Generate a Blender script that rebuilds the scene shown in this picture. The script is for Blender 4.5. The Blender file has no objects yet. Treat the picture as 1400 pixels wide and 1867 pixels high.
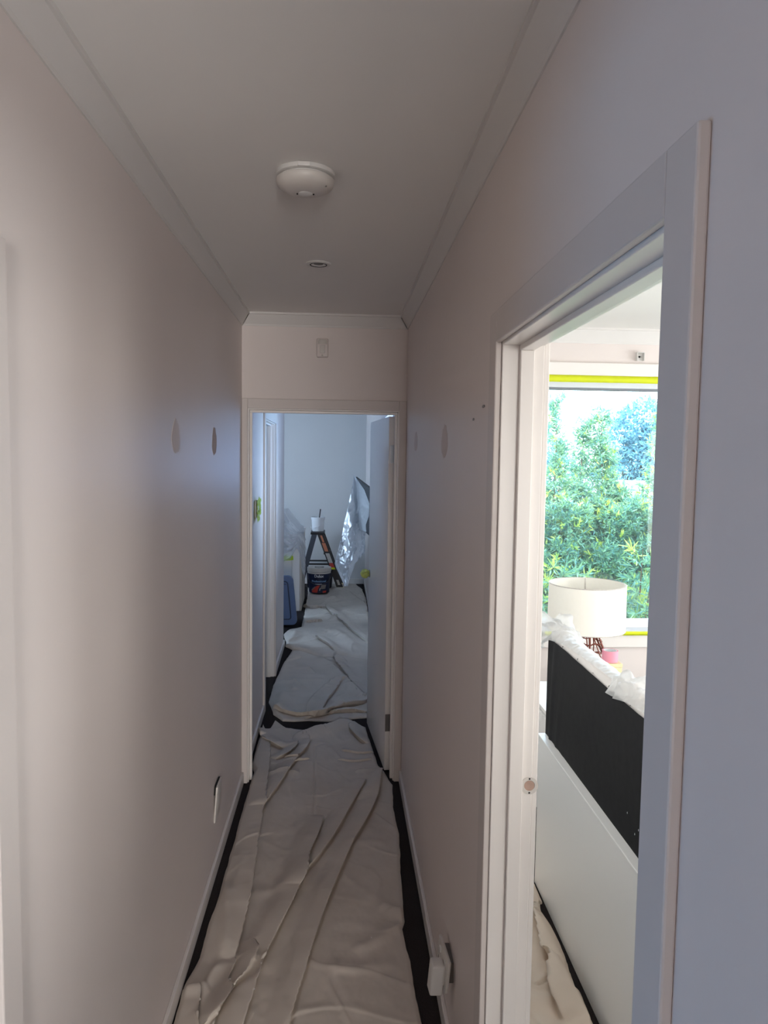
import bpy, bmesh, math, random
import numpy as np
from mathutils import Vector, Matrix

R = math.radians
rng = np.random.default_rng(7)
random.seed(7)
SC = bpy.context.scene
COL = SC.collection

# ------------------------------------------------------------------ camera
cam_d = bpy.data.cameras.new('camera')
cam_d.sensor_fit = 'HORIZONTAL'
cam_d.sensor_width = 36.0
cam_d.lens = 36.0 * 1345.0 / 1400.0
cam_d.clip_start = 0.02
cam = bpy.data.objects.new('camera', cam_d)
COL.objects.link(cam)
right = Vector((0.9983, -0.0576, 0.0142)).normalized()
back = Vector((-0.0586, -0.9956, 0.0735)).normalized()
up = back.cross(right).normalized()
right = up.cross(back).normalized()
cam.matrix_world = Matrix(((right.x, up.x, back.x, 0), (right.y, up.y, back.y, 0), (right.z, up.z, back.z, 1.80), (0, 0, 0, 1)))
SC.camera = cam

# ------------------------------------------------------------------ world, sun, daylight, exposure
w = bpy.data.worlds.new('sky')
SC.world = w
w.use_nodes = True
bg = w.node_tree.nodes['Background']
bg.inputs[0].default_value = (0.62, 0.81, 1.0, 1)
bg.inputs[1].default_value = 11.0
sd = bpy.data.lights.new('sun', 'SUN')
sd.energy = 9.0
sd.angle = R(0.6)
sd.color = (1.0, 0.95, 0.85)
sun = bpy.data.objects.new('sun', sd)
COL.objects.link(sun)
sdir = Vector((0.25, 0.86, -0.46)).normalized()       # the way the sunlight travels: over the roof, into the garden
sun.rotation_euler = sdir.to_track_quat('-Z', 'Y').to_euler()


def daylight(name, loc, to, sx, sy, power, col):
    """area lamp standing in for window sky light; some windows are made up"""
    l = bpy.data.lights.new(name, 'AREA')
    l.shape = 'RECTANGLE'
    l.size, l.size_y = sx, sy
    l.energy = power
    l.color = col
    o = bpy.data.objects.new(name, l)
    COL.objects.link(o)
    o.location = loc
    o.rotation_euler = Vector(to).to_track_quat('-Z', 'Y').to_euler()
    return o


daylight('daylight_rear_window', (0.78, -6.05, 1.25), (-0.08, 1, 0.05), 1.0, 1.6, 430, (1.0, 0.965, 0.935))
daylight('daylight_study_window', (-2.9, 0.7, 0.95), (1, 0, -0.25), 1.5, 0.95, 25, (0.19, 0.54, 1.0))
daylight('daylight_utility_window', (-3.3, 8.6, 1.55), (1, 0, 0.25), 1.3, 1.3, 33, (0.48, 0.66, 1.0))
daylight('daylight_passage_window', (0.335, 5.62, 1.80), (-1, -0.1, 0.5), 1.05, 0.52, 12.0, (0.34, 0.55, 1.0))
daylight('fill_bedroom_side', (4.08, 2.75, 1.40), (-1, 0, 0), 1.9, 1.6, 82, (0.93, 0.98, 1.0))  # added fill lamp to brighten the bedroom; this wall has no window
daylight('fill_bedroom_far', (4.08, 0.02, 1.40), (-1, 0, 0), 1.9, 1.6, 46, (1.0, 0.96, 0.90))  # added lamp shining through the doorway to lift the hall's left wall
daylight('fill_bedroom_near', (1.8, -2.12, 1.40), (0, 1, 0), 1.6, 1.5, 60, (1.0, 0.97, 0.93))  # added lamp to light the far door jamb; the wall behind is solid
p = daylight('bedroom_window_portal', (1.85, 4.40, 1.53), (0, -1, 0), 1.8, 1.45, 10, (1, 1, 1))
p.data.cycles.is_portal = True

SC.view_settings.view_transform = 'Standard'
SC.view_settings.look = 'None'
SC.view_settings.exposure = 0.0
SC.view_settings.gamma = 1.0
SC.view_settings.use_curve_mapping = False
SC.cycles.use_denoising = True
SC.cycles.max_bounces = 14
SC.cycles.diffuse_bounces = 8
SC.cycles.transparent_max_bounces = 24
SC.cycles.sample_clamp_indirect = 4.0
SC.cycles.caustics_reflective = False
SC.cycles.caustics_refractive = False

# ------------------------------------------------------------------ materials


def lin(c):
    return tuple(((v / 255.0) / 12.92 if v / 255.0 <= 0.04045 else ((v / 255.0 + 0.055) / 1.055) ** 2.4) for v in c)


def mat(name, rgb, rough=0.6, var=0.0, vscale=8.0, bump=0.0, bscale=200.0, metal=0.0, spec=0.5, bdist=0.001, stretch=None, sheen=0.0):
    m = bpy.data.materials.new(name)
    m.use_nodes = True
    nt = m.node_tree
    b = nt.nodes['Principled BSDF']
    c = lin(rgb)
    b.inputs['Base Color'].default_value = (*c, 1)
    b.inputs['Roughness'].default_value = rough
    b.inputs['Metallic'].default_value = metal
    b.inputs['Specular IOR Level'].default_value = spec
    if sheen:
        b.inputs['Sheen Weight'].default_value = sheen
    tc = nt.nodes.new('ShaderNodeTexCoord')
    src = tc.outputs['Object']
    if stretch:
        mp = nt.nodes.new('ShaderNodeMapping')
        mp.inputs['Scale'].default_value = stretch
        nt.links.new(src, mp.inputs[0])
        src = mp.outputs[0]
    if var > 0:
        n = nt.nodes.new('ShaderNodeTexNoise')
        n.inputs['Scale'].default_value = vscale
        n.inputs['Detail'].default_value = 4
        nt.links.new(src, n.inputs['Vector'])
        r = nt.nodes.new('ShaderNodeValToRGB')
        r.color_ramp.elements[0].position = 0.3
        r.color_ramp.elements[1].position = 0.7
        r.color_ramp.elements[0].color = (*[max(0, v * (1 - var)) for v in c], 1)
        r.color_ramp.elements[1].color = (*[min(1, v * (1 + var)) for v in c], 1)
        nt.links.new(n.outputs[0], r.inputs[0])
        nt.links.new(r.outputs[0], b.inputs['Base Color'])
    if bump > 0:
        n2 = nt.nodes.new('ShaderNodeTexNoise')
        n2.inputs['Scale'].default_value = bscale
        n2.inputs['Detail'].default_value = 3
        nt.links.new(src, n2.inputs['Vector'])
        bp = nt.nodes.new('ShaderNodeBump')
        bp.inputs['Strength'].default_value = bump
        bp.inputs['Distance'].default_value = bdist
        nt.links.new(n2.outputs[0], bp.inputs['Height'])
        nt.links.new(bp.outputs[0], b.inputs['Normal'])
    return m


M = {}
M['wall'] = mat('wall_paint', (219, 210, 206), 0.42, 0.012, 3, 0.12, 90, spec=0.26)
M['ceiling'] = mat('ceiling_paint', (230, 228, 225), 0.75, 0.008, 3, 0.08, 60, spec=0.25)
M['white_wall'] = mat('white_wall_paint', (230, 229, 228), 0.6, 0.01, 3, 0.1, 90)
M['back_wall'] = mat('back_wall_paint', (214, 214, 214), 0.6, 0.01, 3, 0.1, 90)
M['trim'] = mat('trim_enamel', (228, 223, 219), 0.3, 0.01, 6, 0.05, 40)
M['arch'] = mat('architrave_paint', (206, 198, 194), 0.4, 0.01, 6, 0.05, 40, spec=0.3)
M['cornice'] = mat('cornice_paint', (214, 211, 208), 0.6, 0.008, 4, 0.05, 60)
M['patch'] = mat('filler_compound', (188, 176, 172), 0.85, 0.03, 20)
M['carpet'] = mat('charcoal_carpet', (52, 47, 47), 0.98, 0.35, 260, 0.9, 420, spec=0.1, bdist=0.004)
M['canvas'] = mat('canvas_drop_cloth', (204, 195, 185), 0.95, 0.05, 5, 0.35, 900, spec=0.12, bdist=0.0008)
M['canvas_pale'] = mat('pale_canvas_drop_cloth', (224, 209, 194), 0.95, 0.05, 5, 0.3, 900, spec=0.12, bdist=0.0008)
M['plastic'] = mat('white_plastic', (212, 210, 207), 0.35)
M['plastic_warm'] = mat('aged_white_plastic', (205, 200, 194), 0.4)
M['grey_plastic'] = mat('grey_plastic', (120, 116, 112), 0.5)
M['dark'] = mat('dark_void', (14, 12, 12), 0.9)
M['black_fabric'] = mat('black_backing_fabric', (38, 38, 40), 0.9, 0.12, 30, 0.5, 500, spec=0.2, bdist=0.0006)
M['white_lam'] = mat('white_laminate', (246, 246, 245), 0.35)
M['upholstery'] = mat('white_upholstery', (230, 224, 220), 0.9, 0.03, 12, 0.4, 300, spec=0.2)
M['chrome'] = mat('chrome', (205, 205, 205), 0.22, metal=1.0)
M['steel'] = mat('dull_steel', (110, 105, 102), 0.45, metal=0.8)
M['green_tape'] = mat('green_masking_tape', (168, 196, 30), 0.6, 0.08, 20, 0.3, 120)
M['pale_tape'] = mat('pale_green_masking_tape', (186, 196, 104), 0.6, 0.25, 60, 0.5, 90)
M['yellow_tape'] = mat('yellow_green_masking_tape', (205, 215, 20), 0.6, 0.04, 20)
M['frame'] = mat('window_frame_white', (226, 232, 238), 0.35)
M['frame_grey'] = mat('window_gasket_grey', (128, 134, 140), 0.6)
M['shade'] = mat('white_lamp_shade', (240, 237, 228), 0.85, 0.01, 60, 0.2, 600)
M['copper'] = mat('copper_wire', (120, 62, 48), 0.45, metal=0.35)
M['pink'] = mat('pink_tape', (232, 152, 172), 0.55)
M['yellow'] = mat('pale_yellow_card', (222, 212, 170), 0.8)
M['navy'] = mat('navy_plastic', (20, 30, 62), 0.4)
M['dark_navy'] = mat('dark_plastic', (18, 20, 30), 0.45)
M['red'] = mat('red_print', (190, 62, 50), 0.5)
M['grey_print'] = mat('grey_print', (128, 120, 116), 0.5)
M['orange'] = mat('orange_sticker', (196, 120, 88), 0.55)
M['sticker'] = mat('pale_sticker', (190, 184, 178), 0.55, 0.15, 90)
M['letter'] = mat('white_print', (225, 228, 232), 0.5)
M['ltblue_print'] = mat('pale_blue_print', (120, 160, 195), 0.5)
M['black_metal'] = mat('black_painted_rail', (22, 22, 26), 0.45)
M['grey_metal'] = mat('grey_rail', (62, 68, 80), 0.5)
M['tub'] = mat('blue_tub_plastic', (62, 88, 128), 0.4)
M['tub_dark'] = mat('blue_tub_groove', (30, 44, 70), 0.5)
M['tv'] = mat('dark_screen', (30, 33, 38), 0.3)
M['tv_back'] = mat('dark_casing', (44, 48, 52), 0.5)
M['bucket'] = mat('white_bucket_plastic', (235, 236, 238), 0.4)
M['stick'] = mat('dark_handle', (46, 38, 42), 0.6)
M['cabinet'] = mat('white_cabinet', (222, 222, 222), 0.4)
M['cabinet_side'] = mat('cabinet_end_panel', (176, 168, 158), 0.55)
M['worktop'] = mat('white_benchtop', (228, 226, 224), 0.35)
M['cable'] = mat('dark_cable', (40, 42, 52), 0.5)
M['timber'] = mat('bare_timber', (178, 150, 136), 0.8, 0.2, 30)
M['bark'] = mat('bark', (96, 78, 62), 0.9, 0.25, 20)
M['lawn'] = mat('lawn', (96, 128, 66), 0.95, 0.3, 12)
M['roof'] = mat('roof_tile', (150, 140, 132), 0.8, 0.1, 5)
M['far_roof'] = mat('far_roof_tile', (128, 128, 134), 0.8, 0.08, 5)
M['brick'] = mat('outer_wall', (188, 170, 152), 0.9, 0.1, 6)


def leaf_mat(name, a, b_, trans=0.35):
    m = bpy.data.materials.new(name)
    m.use_nodes = True
    nt = m.node_tree
    bs = nt.nodes['Principled BSDF']
    bs.inputs['Roughness'].default_value = 0.38
    bs.inputs['Specular IOR Level'].default_value = 0.6
    geo = nt.nodes.new('ShaderNodeNewGeometry')
    rp = nt.nodes.new('ShaderNodeValToRGB')
    rp.color_ramp.elements[0].color = (*lin(a), 1)
    rp.color_ramp.elements[1].color = (*lin(b_), 1)
    nt.links.new(geo.outputs['Random Per Island'], rp.inputs[0])
    nt.links.new(rp.outputs[0], bs.inputs['Base Color'])
    tr = nt.nodes.new('ShaderNodeBsdfTranslucent')
    nt.links.new(rp.outputs[0], tr.inputs[0])
    mx = nt.nodes.new('ShaderNodeMixShader')
    mx.inputs[0].default_value = trans
    nt.links.new(bs.outputs[0], mx.inputs[1])
    nt.links.new(tr.outputs[0], mx.inputs[2])
    nt.links.new(mx.outputs[0], nt.nodes['Material Output'].inputs[0])
    return m


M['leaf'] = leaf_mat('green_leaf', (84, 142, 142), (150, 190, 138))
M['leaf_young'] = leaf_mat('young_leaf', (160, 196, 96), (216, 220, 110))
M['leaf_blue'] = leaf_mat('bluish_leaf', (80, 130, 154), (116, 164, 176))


def film_mat(name, rgb, opac, rough=0.5):
    """thin polythene: part clear, part milky, glossy on top"""
    m = bpy.data.materials.new(name)
    m.use_nodes = True
    nt = m.node_tree
    nt.nodes.remove(nt.nodes['Principled BSDF'])
    c = (*lin(rgb), 1)
    tp = nt.nodes.new('ShaderNodeBsdfTransparent')
    df = nt.nodes.new('ShaderNodeBsdfDiffuse')
    df.inputs[0].default_value = c
    tl = nt.nodes.new('ShaderNodeBsdfTranslucent')
    tl.inputs[0].default_value = c
    gl = nt.nodes.new('ShaderNodeBsdfGlossy')
    gl.inputs['Roughness'].default_value = rough
    m1 = nt.nodes.new('ShaderNodeMixShader')
    m1.inputs[0].default_value = 0.45
    nt.links.new(df.outputs[0], m1.inputs[1])
    nt.links.new(tl.outputs[0], m1.inputs[2])
    m2 = nt.nodes.new('ShaderNodeMixShader')
    m2.inputs[0].default_value = opac
    nt.links.new(tp.outputs[0], m2.inputs[1])
    nt.links.new(m1.outputs[0], m2.inputs[2])
    m3 = nt.nodes.new('ShaderNodeMixShader')
    fr = nt.nodes.new('ShaderNodeFresnel')
    fr.inputs[0].default_value = 1.5
    ml = nt.nodes.new('ShaderNodeMath')
    ml.operation = 'MULTIPLY_ADD'
    ml.inputs[1].default_value = 0.45
    ml.inputs[2].default_value = 0.02
    nt.links.new(fr.outputs[0], ml.inputs[0])
    nt.links.new(ml.outputs[0], m3.inputs[0])
    nt.links.new(m2.outputs[0], m3.inputs[1])
    nt.links.new(gl.outputs[0], m3.inputs[2])
    nt.links.new(m3.outputs[0], nt.nodes['Material Output'].inputs[0])
    return m


M['film'] = film_mat('clear_plastic_film', (232, 238, 246), 0.42)
M['film_milky'] = film_mat('milky_plastic_film', (246, 246, 246), 0.66)
M['film_drape'] = film_mat('white_plastic_drape', (248, 248, 247), 0.56, 0.42)
M['film_mid'] = film_mat('thin_plastic_film', (232, 240, 250), 0.46, 0.42)


def glass_mat():
    m = bpy.data.materials.new('window_glass')
    m.use_nodes = True
    nt = m.node_tree
    nt.nodes.remove(nt.nodes['Principled BSDF'])
    tp = nt.nodes.new('ShaderNodeBsdfTransparent')
    tp.inputs[0].default_value = (0.95, 0.97, 0.97, 1)
    gl = nt.nodes.new('ShaderNodeBsdfGlossy')
    gl.inputs['Roughness'].default_value = 0.02
    mx = nt.nodes.new('ShaderNodeMixShader')
    fr = nt.nodes.new('ShaderNodeFresnel')
    fr.inputs[0].default_value = 1.45
    nt.links.new(fr.outputs[0], mx.inputs[0])
    glare_veil = nt.nodes.new('ShaderNodeBsdfTranslucent')
    glare_veil.inputs[0].default_value = (0.9, 0.95, 1.0, 1)
    md = nt.nodes.new('ShaderNodeMixShader')
    md.inputs[0].default_value = 0.012          # milky mix that puts the glare haze into the pane itself
    nt.links.new(tp.outputs[0], md.inputs[1])
    nt.links.new(glare_veil.outputs[0], md.inputs[2])
    nt.links.new(md.outputs[0], mx.inputs[1])
    nt.links.new(gl.outputs[0], mx.inputs[2])
    nt.links.new(mx.outputs[0], nt.nodes['Material Output'].inputs[0])
    return m


M['glass'] = glass_mat()

# ------------------------------------------------------------------ helpers


def bx(bm, x0, x1, y0, y1, z0, z1, bev=0.0, seg=2, mtx=None):
    v = [bm.verts.new(c) for c in ((x0, y0, z0), (x1, y0, z0), (x1, y1, z0), (x0, y1, z0), (x0, y0, z1), (x1, y0, z1), (x1, y1, z1), (x0, y1, z1))]
    fs = [bm.faces.new([v[i] for i in f]) for f in ((0, 3, 2, 1), (4, 5, 6, 7), (0, 1, 5, 4), (1, 2, 6, 5), (2, 3, 7, 6), (3, 0, 4, 7))]
    if bev > 0:
        es = list({e for f in fs for e in f.edges})
        r = bmesh.ops.bevel(bm, geom=es, offset=bev, segments=seg, affect='EDGES', profile=0.5)
        v = list({x for f in r['faces'] for x in f.verts} | {x for x in v if x.is_valid})
    if mtx is not None:
        bmesh.ops.transform(bm, matrix=mtx, verts=v)


def lathe(bm, prof, c=(0, 0, 0), seg=32, cap=True):
    rings = []
    for r, z in prof:
        rings.append([bm.verts.new((c[0] + r * math.cos(2 * math.pi * i / seg), c[1] + r * math.sin(2 * math.pi * i / seg), c[2] + z)) for i in range(seg)])
    for a, b in zip(rings, rings[1:]):
        for i in range(seg):
            j = (i + 1) % seg
            bm.faces.new((a[i], a[j], b[j], b[i]))
    if cap:
        if prof[0][0] > 1e-5:
            bm.faces.new(rings[0][::-1])
        if prof[-1][0] > 1e-5:
            bm.faces.new(rings[-1])


def tube(bm, pts, r, seg=8, closed=False):
    pts = [Vector(q) for q in pts]
    n = len(pts)
    rings = []
    for i, q in enumerate(pts):
        a = pts[(i - 1) % n] if (closed or i > 0) else q
        b = pts[(i + 1) % n] if (closed or i < n - 1) else q
        t = (b - a).normalized()
        u = t.cross(Vector((0.13, 0.21, 0.97)))
        if u.length < 1e-4:
            u = t.cross(Vector((1, 0, 0)))
        u.normalize()
        v = t.cross(u)
        rr = r[i] if hasattr(r, '__len__') else r
        rings.append([bm.verts.new(q + (u * math.cos(2 * math.pi * k / seg) + v * math.sin(2 * math.pi * k / seg)) * rr) for k in range(seg)])
    m = n if closed else n - 1
    for i in range(m):
        a, b = rings[i], rings[(i + 1) % n]
        for k in range(seg):
            bm.faces.new((a[k], a[(k + 1) % seg], b[(k + 1) % seg], b[k]))
    if not closed:
        bm.faces.new(rings[0][::-1])
        bm.faces.new(rings[-1])


def obj(name, bm, m, parent=None, smooth=False, kind=None, label=None):
    me = bpy.data.meshes.new(name)
    bmesh.ops.recalc_face_normals(bm, faces=bm.faces[:])
    bm.to_mesh(me)
    bm.free()
    me.materials.append(m)
    if smooth:
        me.polygons.foreach_set('use_smooth', [True] * len(me.polygons))
        try:
            me.set_sharp_from_angle(angle=R(38))
        except Exception:
            pass
    o = bpy.data.objects.new(name, me)
    COL.objects.link(o)
    if parent is not None:
        o.parent = parent
        o.matrix_parent_inverse = Matrix.Translation(-parent.location) if parent.type == 'EMPTY' or parent.location.length else Matrix()
    if kind:
        o['kind'] = kind
    if label:
        o['label'] = label
    return o


def box(name, x0, x1, y0, y1, z0, z1, m, parent=None, bev=0.0, **k):
    bm = bmesh.new()
    bx(bm, x0, x1, y0, y1, z0, z1, bev)
    return obj(name, bm, m, parent, smooth=bev > 0.0045, **k)


def boxes(name, lst, m, parent=None, bev=0.0, **k):
    bm = bmesh.new()
    for b in lst:
        bx(bm, *b, bev)
    return obj(name, bm, m, parent, smooth=bev > 0.0045, **k)


def thing(name, label, cat, loc=(0, 0, 0), group=None):
    o = bpy.data.objects.new(name, None)
    COL.objects.link(o)
    o.location = loc
    o.empty_display_size = 0.05
    o['label'] = label
    o['category'] = cat
    if group:
        o['group'] = group
    return o


def tag(o, label, cat, group=None):
    o['label'] = label
    o['category'] = cat
    if group:
        o['group'] = group
    return o


def setting(name, loc=(0, 0, 0)):
    o = bpy.data.objects.new(name, None)
    COL.objects.link(o)
    o.location = loc
    o.empty_display_size = 0.05
    o['kind'] = 'structure'
    return o


def npmesh(name, verts, faces, m, parent=None, smooth=True, kind=None):
    me = bpy.data.meshes.new(name)
    verts = np.asarray(verts, dtype=np.float32)
    faces = np.asarray(faces, dtype=np.int32)
    nf, k = faces.shape
    me.vertices.add(len(verts))
    me.vertices.foreach_set('co', verts.ravel())
    me.loops.add(nf * k)
    me.loops.foreach_set('vertex_index', faces.ravel())
    me.polygons.add(nf)
    me.polygons.foreach_set('loop_start', np.arange(nf, dtype=np.int32) * k)
    me.polygons.foreach_set('loop_total', np.full(nf, k, dtype=np.int32))
    me.update(calc_edges=True)
    me.validate()
    me.polygons.foreach_set('use_smooth', [smooth] * len(me.polygons))
    me.materials.append(m)
    o = bpy.data.objects.new(name, me)
    COL.objects.link(o)
    if parent is not None:
        o.parent = parent
        o.matrix_parent_inverse = Matrix.Translation(-parent.location)
    if kind:
        o['kind'] = kind
    return o


def gridfaces(nr, nc):
    i = np.arange(nr - 1)[:, None] * nc + np.arange(nc - 1)[None, :]
    i = i.ravel()
    return np.stack([i, i + 1, i + nc + 1, i + nc], 1)


_gr = {}


def noise2(x, y, seed=0):
    """smooth value noise"""
    if seed not in _gr:
        _gr[seed] = np.random.default_rng(seed + 100).random((256, 256))
    g = _gr[seed]
    xi = np.floor(x).astype(int)
    yi = np.floor(y).astype(int)
    fx = x - xi
    fy = y - yi
    fx = fx * fx * (3 - 2 * fx)
    fy = fy * fy * (3 - 2 * fy)
    a = g[xi % 256, yi % 256]
    b = g[(xi + 1) % 256, yi % 256]
    c = g[xi % 256, (yi + 1) % 256]
    d = g[(xi + 1) % 256, (yi + 1) % 256]
    return (a * (1 - fx) + b * fx) * (1 - fy) + (c * (1 - fx) + d * fx) * fy - 0.5


def fbm(x, y, seed=0, oct=3):
    s = 0
    a = 1.0
    for k in range(oct):
        s = s + a * noise2(x * 2 ** k, y * 2 ** k, seed + k)
        a *= 0.5
    return s


# ------------------------------------------------------------------ dimensions of the hall
XL, XR = -0.53, 0.35
CE = 2.55
YE = 3.99          # wall across the hall with the inner doorway
YB = 10.42         # far back wall
WT = 0.11
WR = 0.094         # thickness of the wall to the bedroom


def casing(name, axis, a0, a1, plane, depth, side, head, aw=0.07, at=0.014, both=False, stop=None, left=True, right=True, aw_r=None, aw_l=None):
    """door frame lining an opening: two jambs and a head, stops, and mitred architraves on one or both faces.
    axis 'y': opening runs along y in a wall whose face is x=plane; axis 'x': along x in a wall whose face is y=plane.
    side = direction (+1/-1) from that face into the wall."""
    root = setting(name)
    jt = 0.02

    def B(nm, u0, u1, d0, d1, z0, z1, bev, m=M['trim']):
        d0, d1 = sorted((plane + side * d0, plane + side * d1))
        if axis == 'y':
            return box(nm, d0, d1, u0, u1, z0, z1, m, root, bev)
        return box(nm, u0, u1, d0, d1, z0, z1, m, root, bev)
    B('jamb', a0 - jt, a0, 0.0, depth, 0, head + jt, 0.002)
    B('jamb', a1, a1 + jt, 0.0, depth, 0, head + jt, 0.002)
    B('head_jamb', a0, a1, 0.0, depth, head, head + jt, 0.002)
    if stop:
        s0, s1, st = stop
        B('door_stop', a0, a0 + st, s0, s1, 0, head - st, 0.002)
        B('door_stop', a1 - st, a1, s0, s1, 0, head - st, 0.002)
        B('door_stop', a0, a1, s0, s1, head - st, head, 0.002)
    rv = 0.006
    for d0, d1 in ([(-at, 0.0)] + ([(depth, depth + at)] if both else [])):
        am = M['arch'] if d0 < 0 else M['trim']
        B('architrave', a0 - rv - (aw_l or aw), a0 - rv, d0, d1, 0, head + rv + aw, 0.003, am)
        B('architrave', a1 + rv, a1 + rv + (aw_r or aw), d0, d1, 0, head + rv + aw, 0.003, am)
        B('architrave', a0 - rv, a1 + rv, d0, d1, head + rv, head + rv + aw, 0.003, am)
    return root


# ---- floor, ceiling
fl = boxes('floor', [(-3.6, 4.3, -6.4, 4.36, -0.1, 0.0), (-3.6, XR + WR, 4.36, 10.6, -0.1, 0.0)], M['carpet'], kind='structure')
boxes('ceiling', [(-3.6, 4.3, -6.4, 4.36, CE, CE + 0.06), (-3.6, XR + WR, 4.36, 10.6, CE, CE + 0.06)], M['ceiling'], kind='structure')

# ---- left wall of the hall: study doorway beside the camera, another doorway in the passage
wl = boxes('wall_left', [
    (XL - WT, XL, -2.2, 0.27, 0, CE), (XL - WT, XL, 0.27, 1.135, 2.07, CE), (XL - WT, XL, 1.135, 5.13, 0, CE),
    (XL - WT, XL, 5.13, 5.98, 2.07, CE), (XL - WT, XL, 5.98, 6.93, 0, CE)], M['wall'], kind='structure')
HW = XR + WR / 2
boxes('wall_bedroom_left', [(HW, XR + WR, -2.2, 0.765, 0, CE), (HW, XR + WR, 0.765, 1.645, 2.07, CE), (HW, XR + WR, 1.645, 4.36, 0, CE)], M['white_wall'], kind='structure')  # separate white layer added to bounce more light onto the bed base
wr = boxes('wall_right', [
    (XR, HW, -2.2, 0.765, 0, CE), (XR, HW, 0.765, 1.645, 2.07, CE), (XR, HW, 1.645, 4.36, 0, CE), (XR, XR + WR, 4.36, 5.05, 0, CE),
    (XR, XR + WR, 5.05, 6.2, 0, 1.38), (XR, XR + WR, 5.05, 6.2, 2.12, CE), (XR, XR + WR, 6.2, YB, 0, CE)], M['wall'], kind='structure')
we = boxes('wall_end', [
    (XL, -0.512, YE, YE + WT, 0, CE), (0.323, XR, YE, YE + WT, 0, CE), (-0.512, 0.323, YE, YE + WT, 2.065, CE)], M['wall'], kind='structure')
boxes('wall_back', [(-3.6, XR + WR, YB, YB + 0.12, 0, CE)], M['back_wall'], kind='structure')
# utility room to the left of the passage
boxes('wall_utility', [(-3.6, XL - WT, 6.83, 6.93, 0, CE), (-3.6, -3.5, 6.93, 7.9, 0, CE), (-3.6, -3.5, 9.3, YB, 0, CE), (-3.6, -3.5, 7.9, 9.3, 0, 0.85), (-3.6, -3.5, 7.9, 9.3, 2.25, CE)], M['back_wall'], kind='structure')
# study to the left of the camera, and the rear of the house behind it
boxes('wall_study', [(-3.2, -3.1, -2.2, 2.6, 0, CE), (-3.2, XL - WT, 2.6, 2.7, 0, CE), (-3.2, XL - WT, -2.3, -2.2, 0, CE)], M['white_wall'], kind='structure')
boxes('wall_rear', [(-3.2, 1.4, -6.4, -6.3, 0, CE), (-3.2, -3.1, -6.3, -2.3, 0, CE), (1.3, 1.4, -6.3, -2.2, 0, CE), (XR + WR, 1.4, -2.3, -2.2, 0, CE)], M['wall'], kind='structure')
boxes('wall_storeroom', [(-1.75, -1.65, 2.7, 6.83, 0, CE)], M['white_wall'], kind='structure')
# bedroom
boxes('wall_window', [(XR + WR, 0.95, 4.22, 4.36, 0, CE), (2.75, 4.2, 4.22, 4.36, 0, CE), (0.95, 2.75, 4.22, 4.36, 0, 0.781), (0.95, 2.75, 4.22, 4.36, 2.27, CE)], M['wall'], kind='structure')
boxes('wall_bedroom', [(4.2, 4.3, -2.2, 4.36, 0, CE), (XR + WR, 4.3, -2.3, -2.2, 0, CE)], M['white_wall'], kind='structure')

# ---- cornices (cove profile)
def cove(name, p0, p1, inward, m0=1, m1=1, d=0.08, w=0.06):
    """cove run from p0 to p1 at the ceiling; inward = unit vector into the room; m = mitre sign at the ends (+1 inside corner, 0 square)"""
    bm = bmesh.new()
    prof = [(0.0, d), (0.004, d), (0.006, d - 0.006)]
    for k in range(7):
        a = k / 6 * math.pi / 2
        prof.append((0.006 + (w - 0.014) * (1 - math.cos(a)), (d - 0.008) - (d - 0.019) * math.sin(a)))
    prof += [(w - 0.006, 0.011), (w, 0.010), (w, 0.0)]
    p0, p1, n = Vector(p0), Vector(p1), Vector(inward)
    t = (p1 - p0).normalized()
    ra = [bm.verts.new(p0 + n * a + t * a * m0 - Vector((0, 0, b))) for a, b in prof]
    rb = [bm.verts.new(p1 + n * a - t * a * m1 - Vector((0, 0, b))) for a, b in prof]
    for i in range(len(prof) - 1):
        bm.faces.new((ra[i], ra[i + 1], rb[i + 1], rb[i]))
    bm.faces.new(ra)
    bm.faces.new(rb[::-1])
    bm.faces.new((ra[0], rb[0], rb[-1], ra[-1]))
    return obj(name, bm, M['cornice'], kind='structure', smooth=True)


cove('trim_1', (XL, -2.2, CE), (XL, YE, CE), (1, 0, 0), 0, 1, d=0.066, w=0.045)
cove('trim_2', (XR, -2.2, CE), (XR, YE, CE), (-1, 0, 0), 0, 1, d=0.066, w=0.045)
cove('trim_3', (XL, YE, CE), (XR, YE, CE), (0, -1, 0), 1, 1, d=0.066, w=0.045)
cove('trim_4', (XR + WR, 4.22, CE), (4.2, 4.22, CE), (0, -1, 0), 1, 1)
cove('trim_5', (XR + WR, -2.2, CE), (XR + WR, 4.22, CE), (1, 0, 0), 1, 1)

# ---- skirtings
SK = 0.066


def skirt(name, lst):
    return boxes(name, lst, M['trim'], kind='structure', bev=0.003)


skirt('baseboard_left', [(XL, XL + 0.013, 1.205, YE - 0.018, 0, SK), (XL, XL + 0.013, YE + WT + 0.018, 5.07, 0, SK), (XL, XL + 0.013, 6.05, 6.93, 0, SK)])
skirt('baseboard_right', [(XR - 0.013, XR, 1.71, YE - 0.018, 0, SK), (XR - 0.013, XR, YE + WT + 0.018, YB, 0, SK), (XR - 0.013, XR, -2.2, 0.70, 0, SK)])
skirt('baseboard_back', [(-3.5, XR - 0.013, YB - 0.013, YB, 0, 0.075)])
skirt('baseboard_window', [(XR + WR, 4.2, 4.207, 4.22, 0, 0.075)])

# ---- door frames
c1 = casing('trim_6', 'y', 0.785, 1.618, XR, WR, +1, 2.05, both=True, stop=(0.038, 0.069, 0.012))
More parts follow.
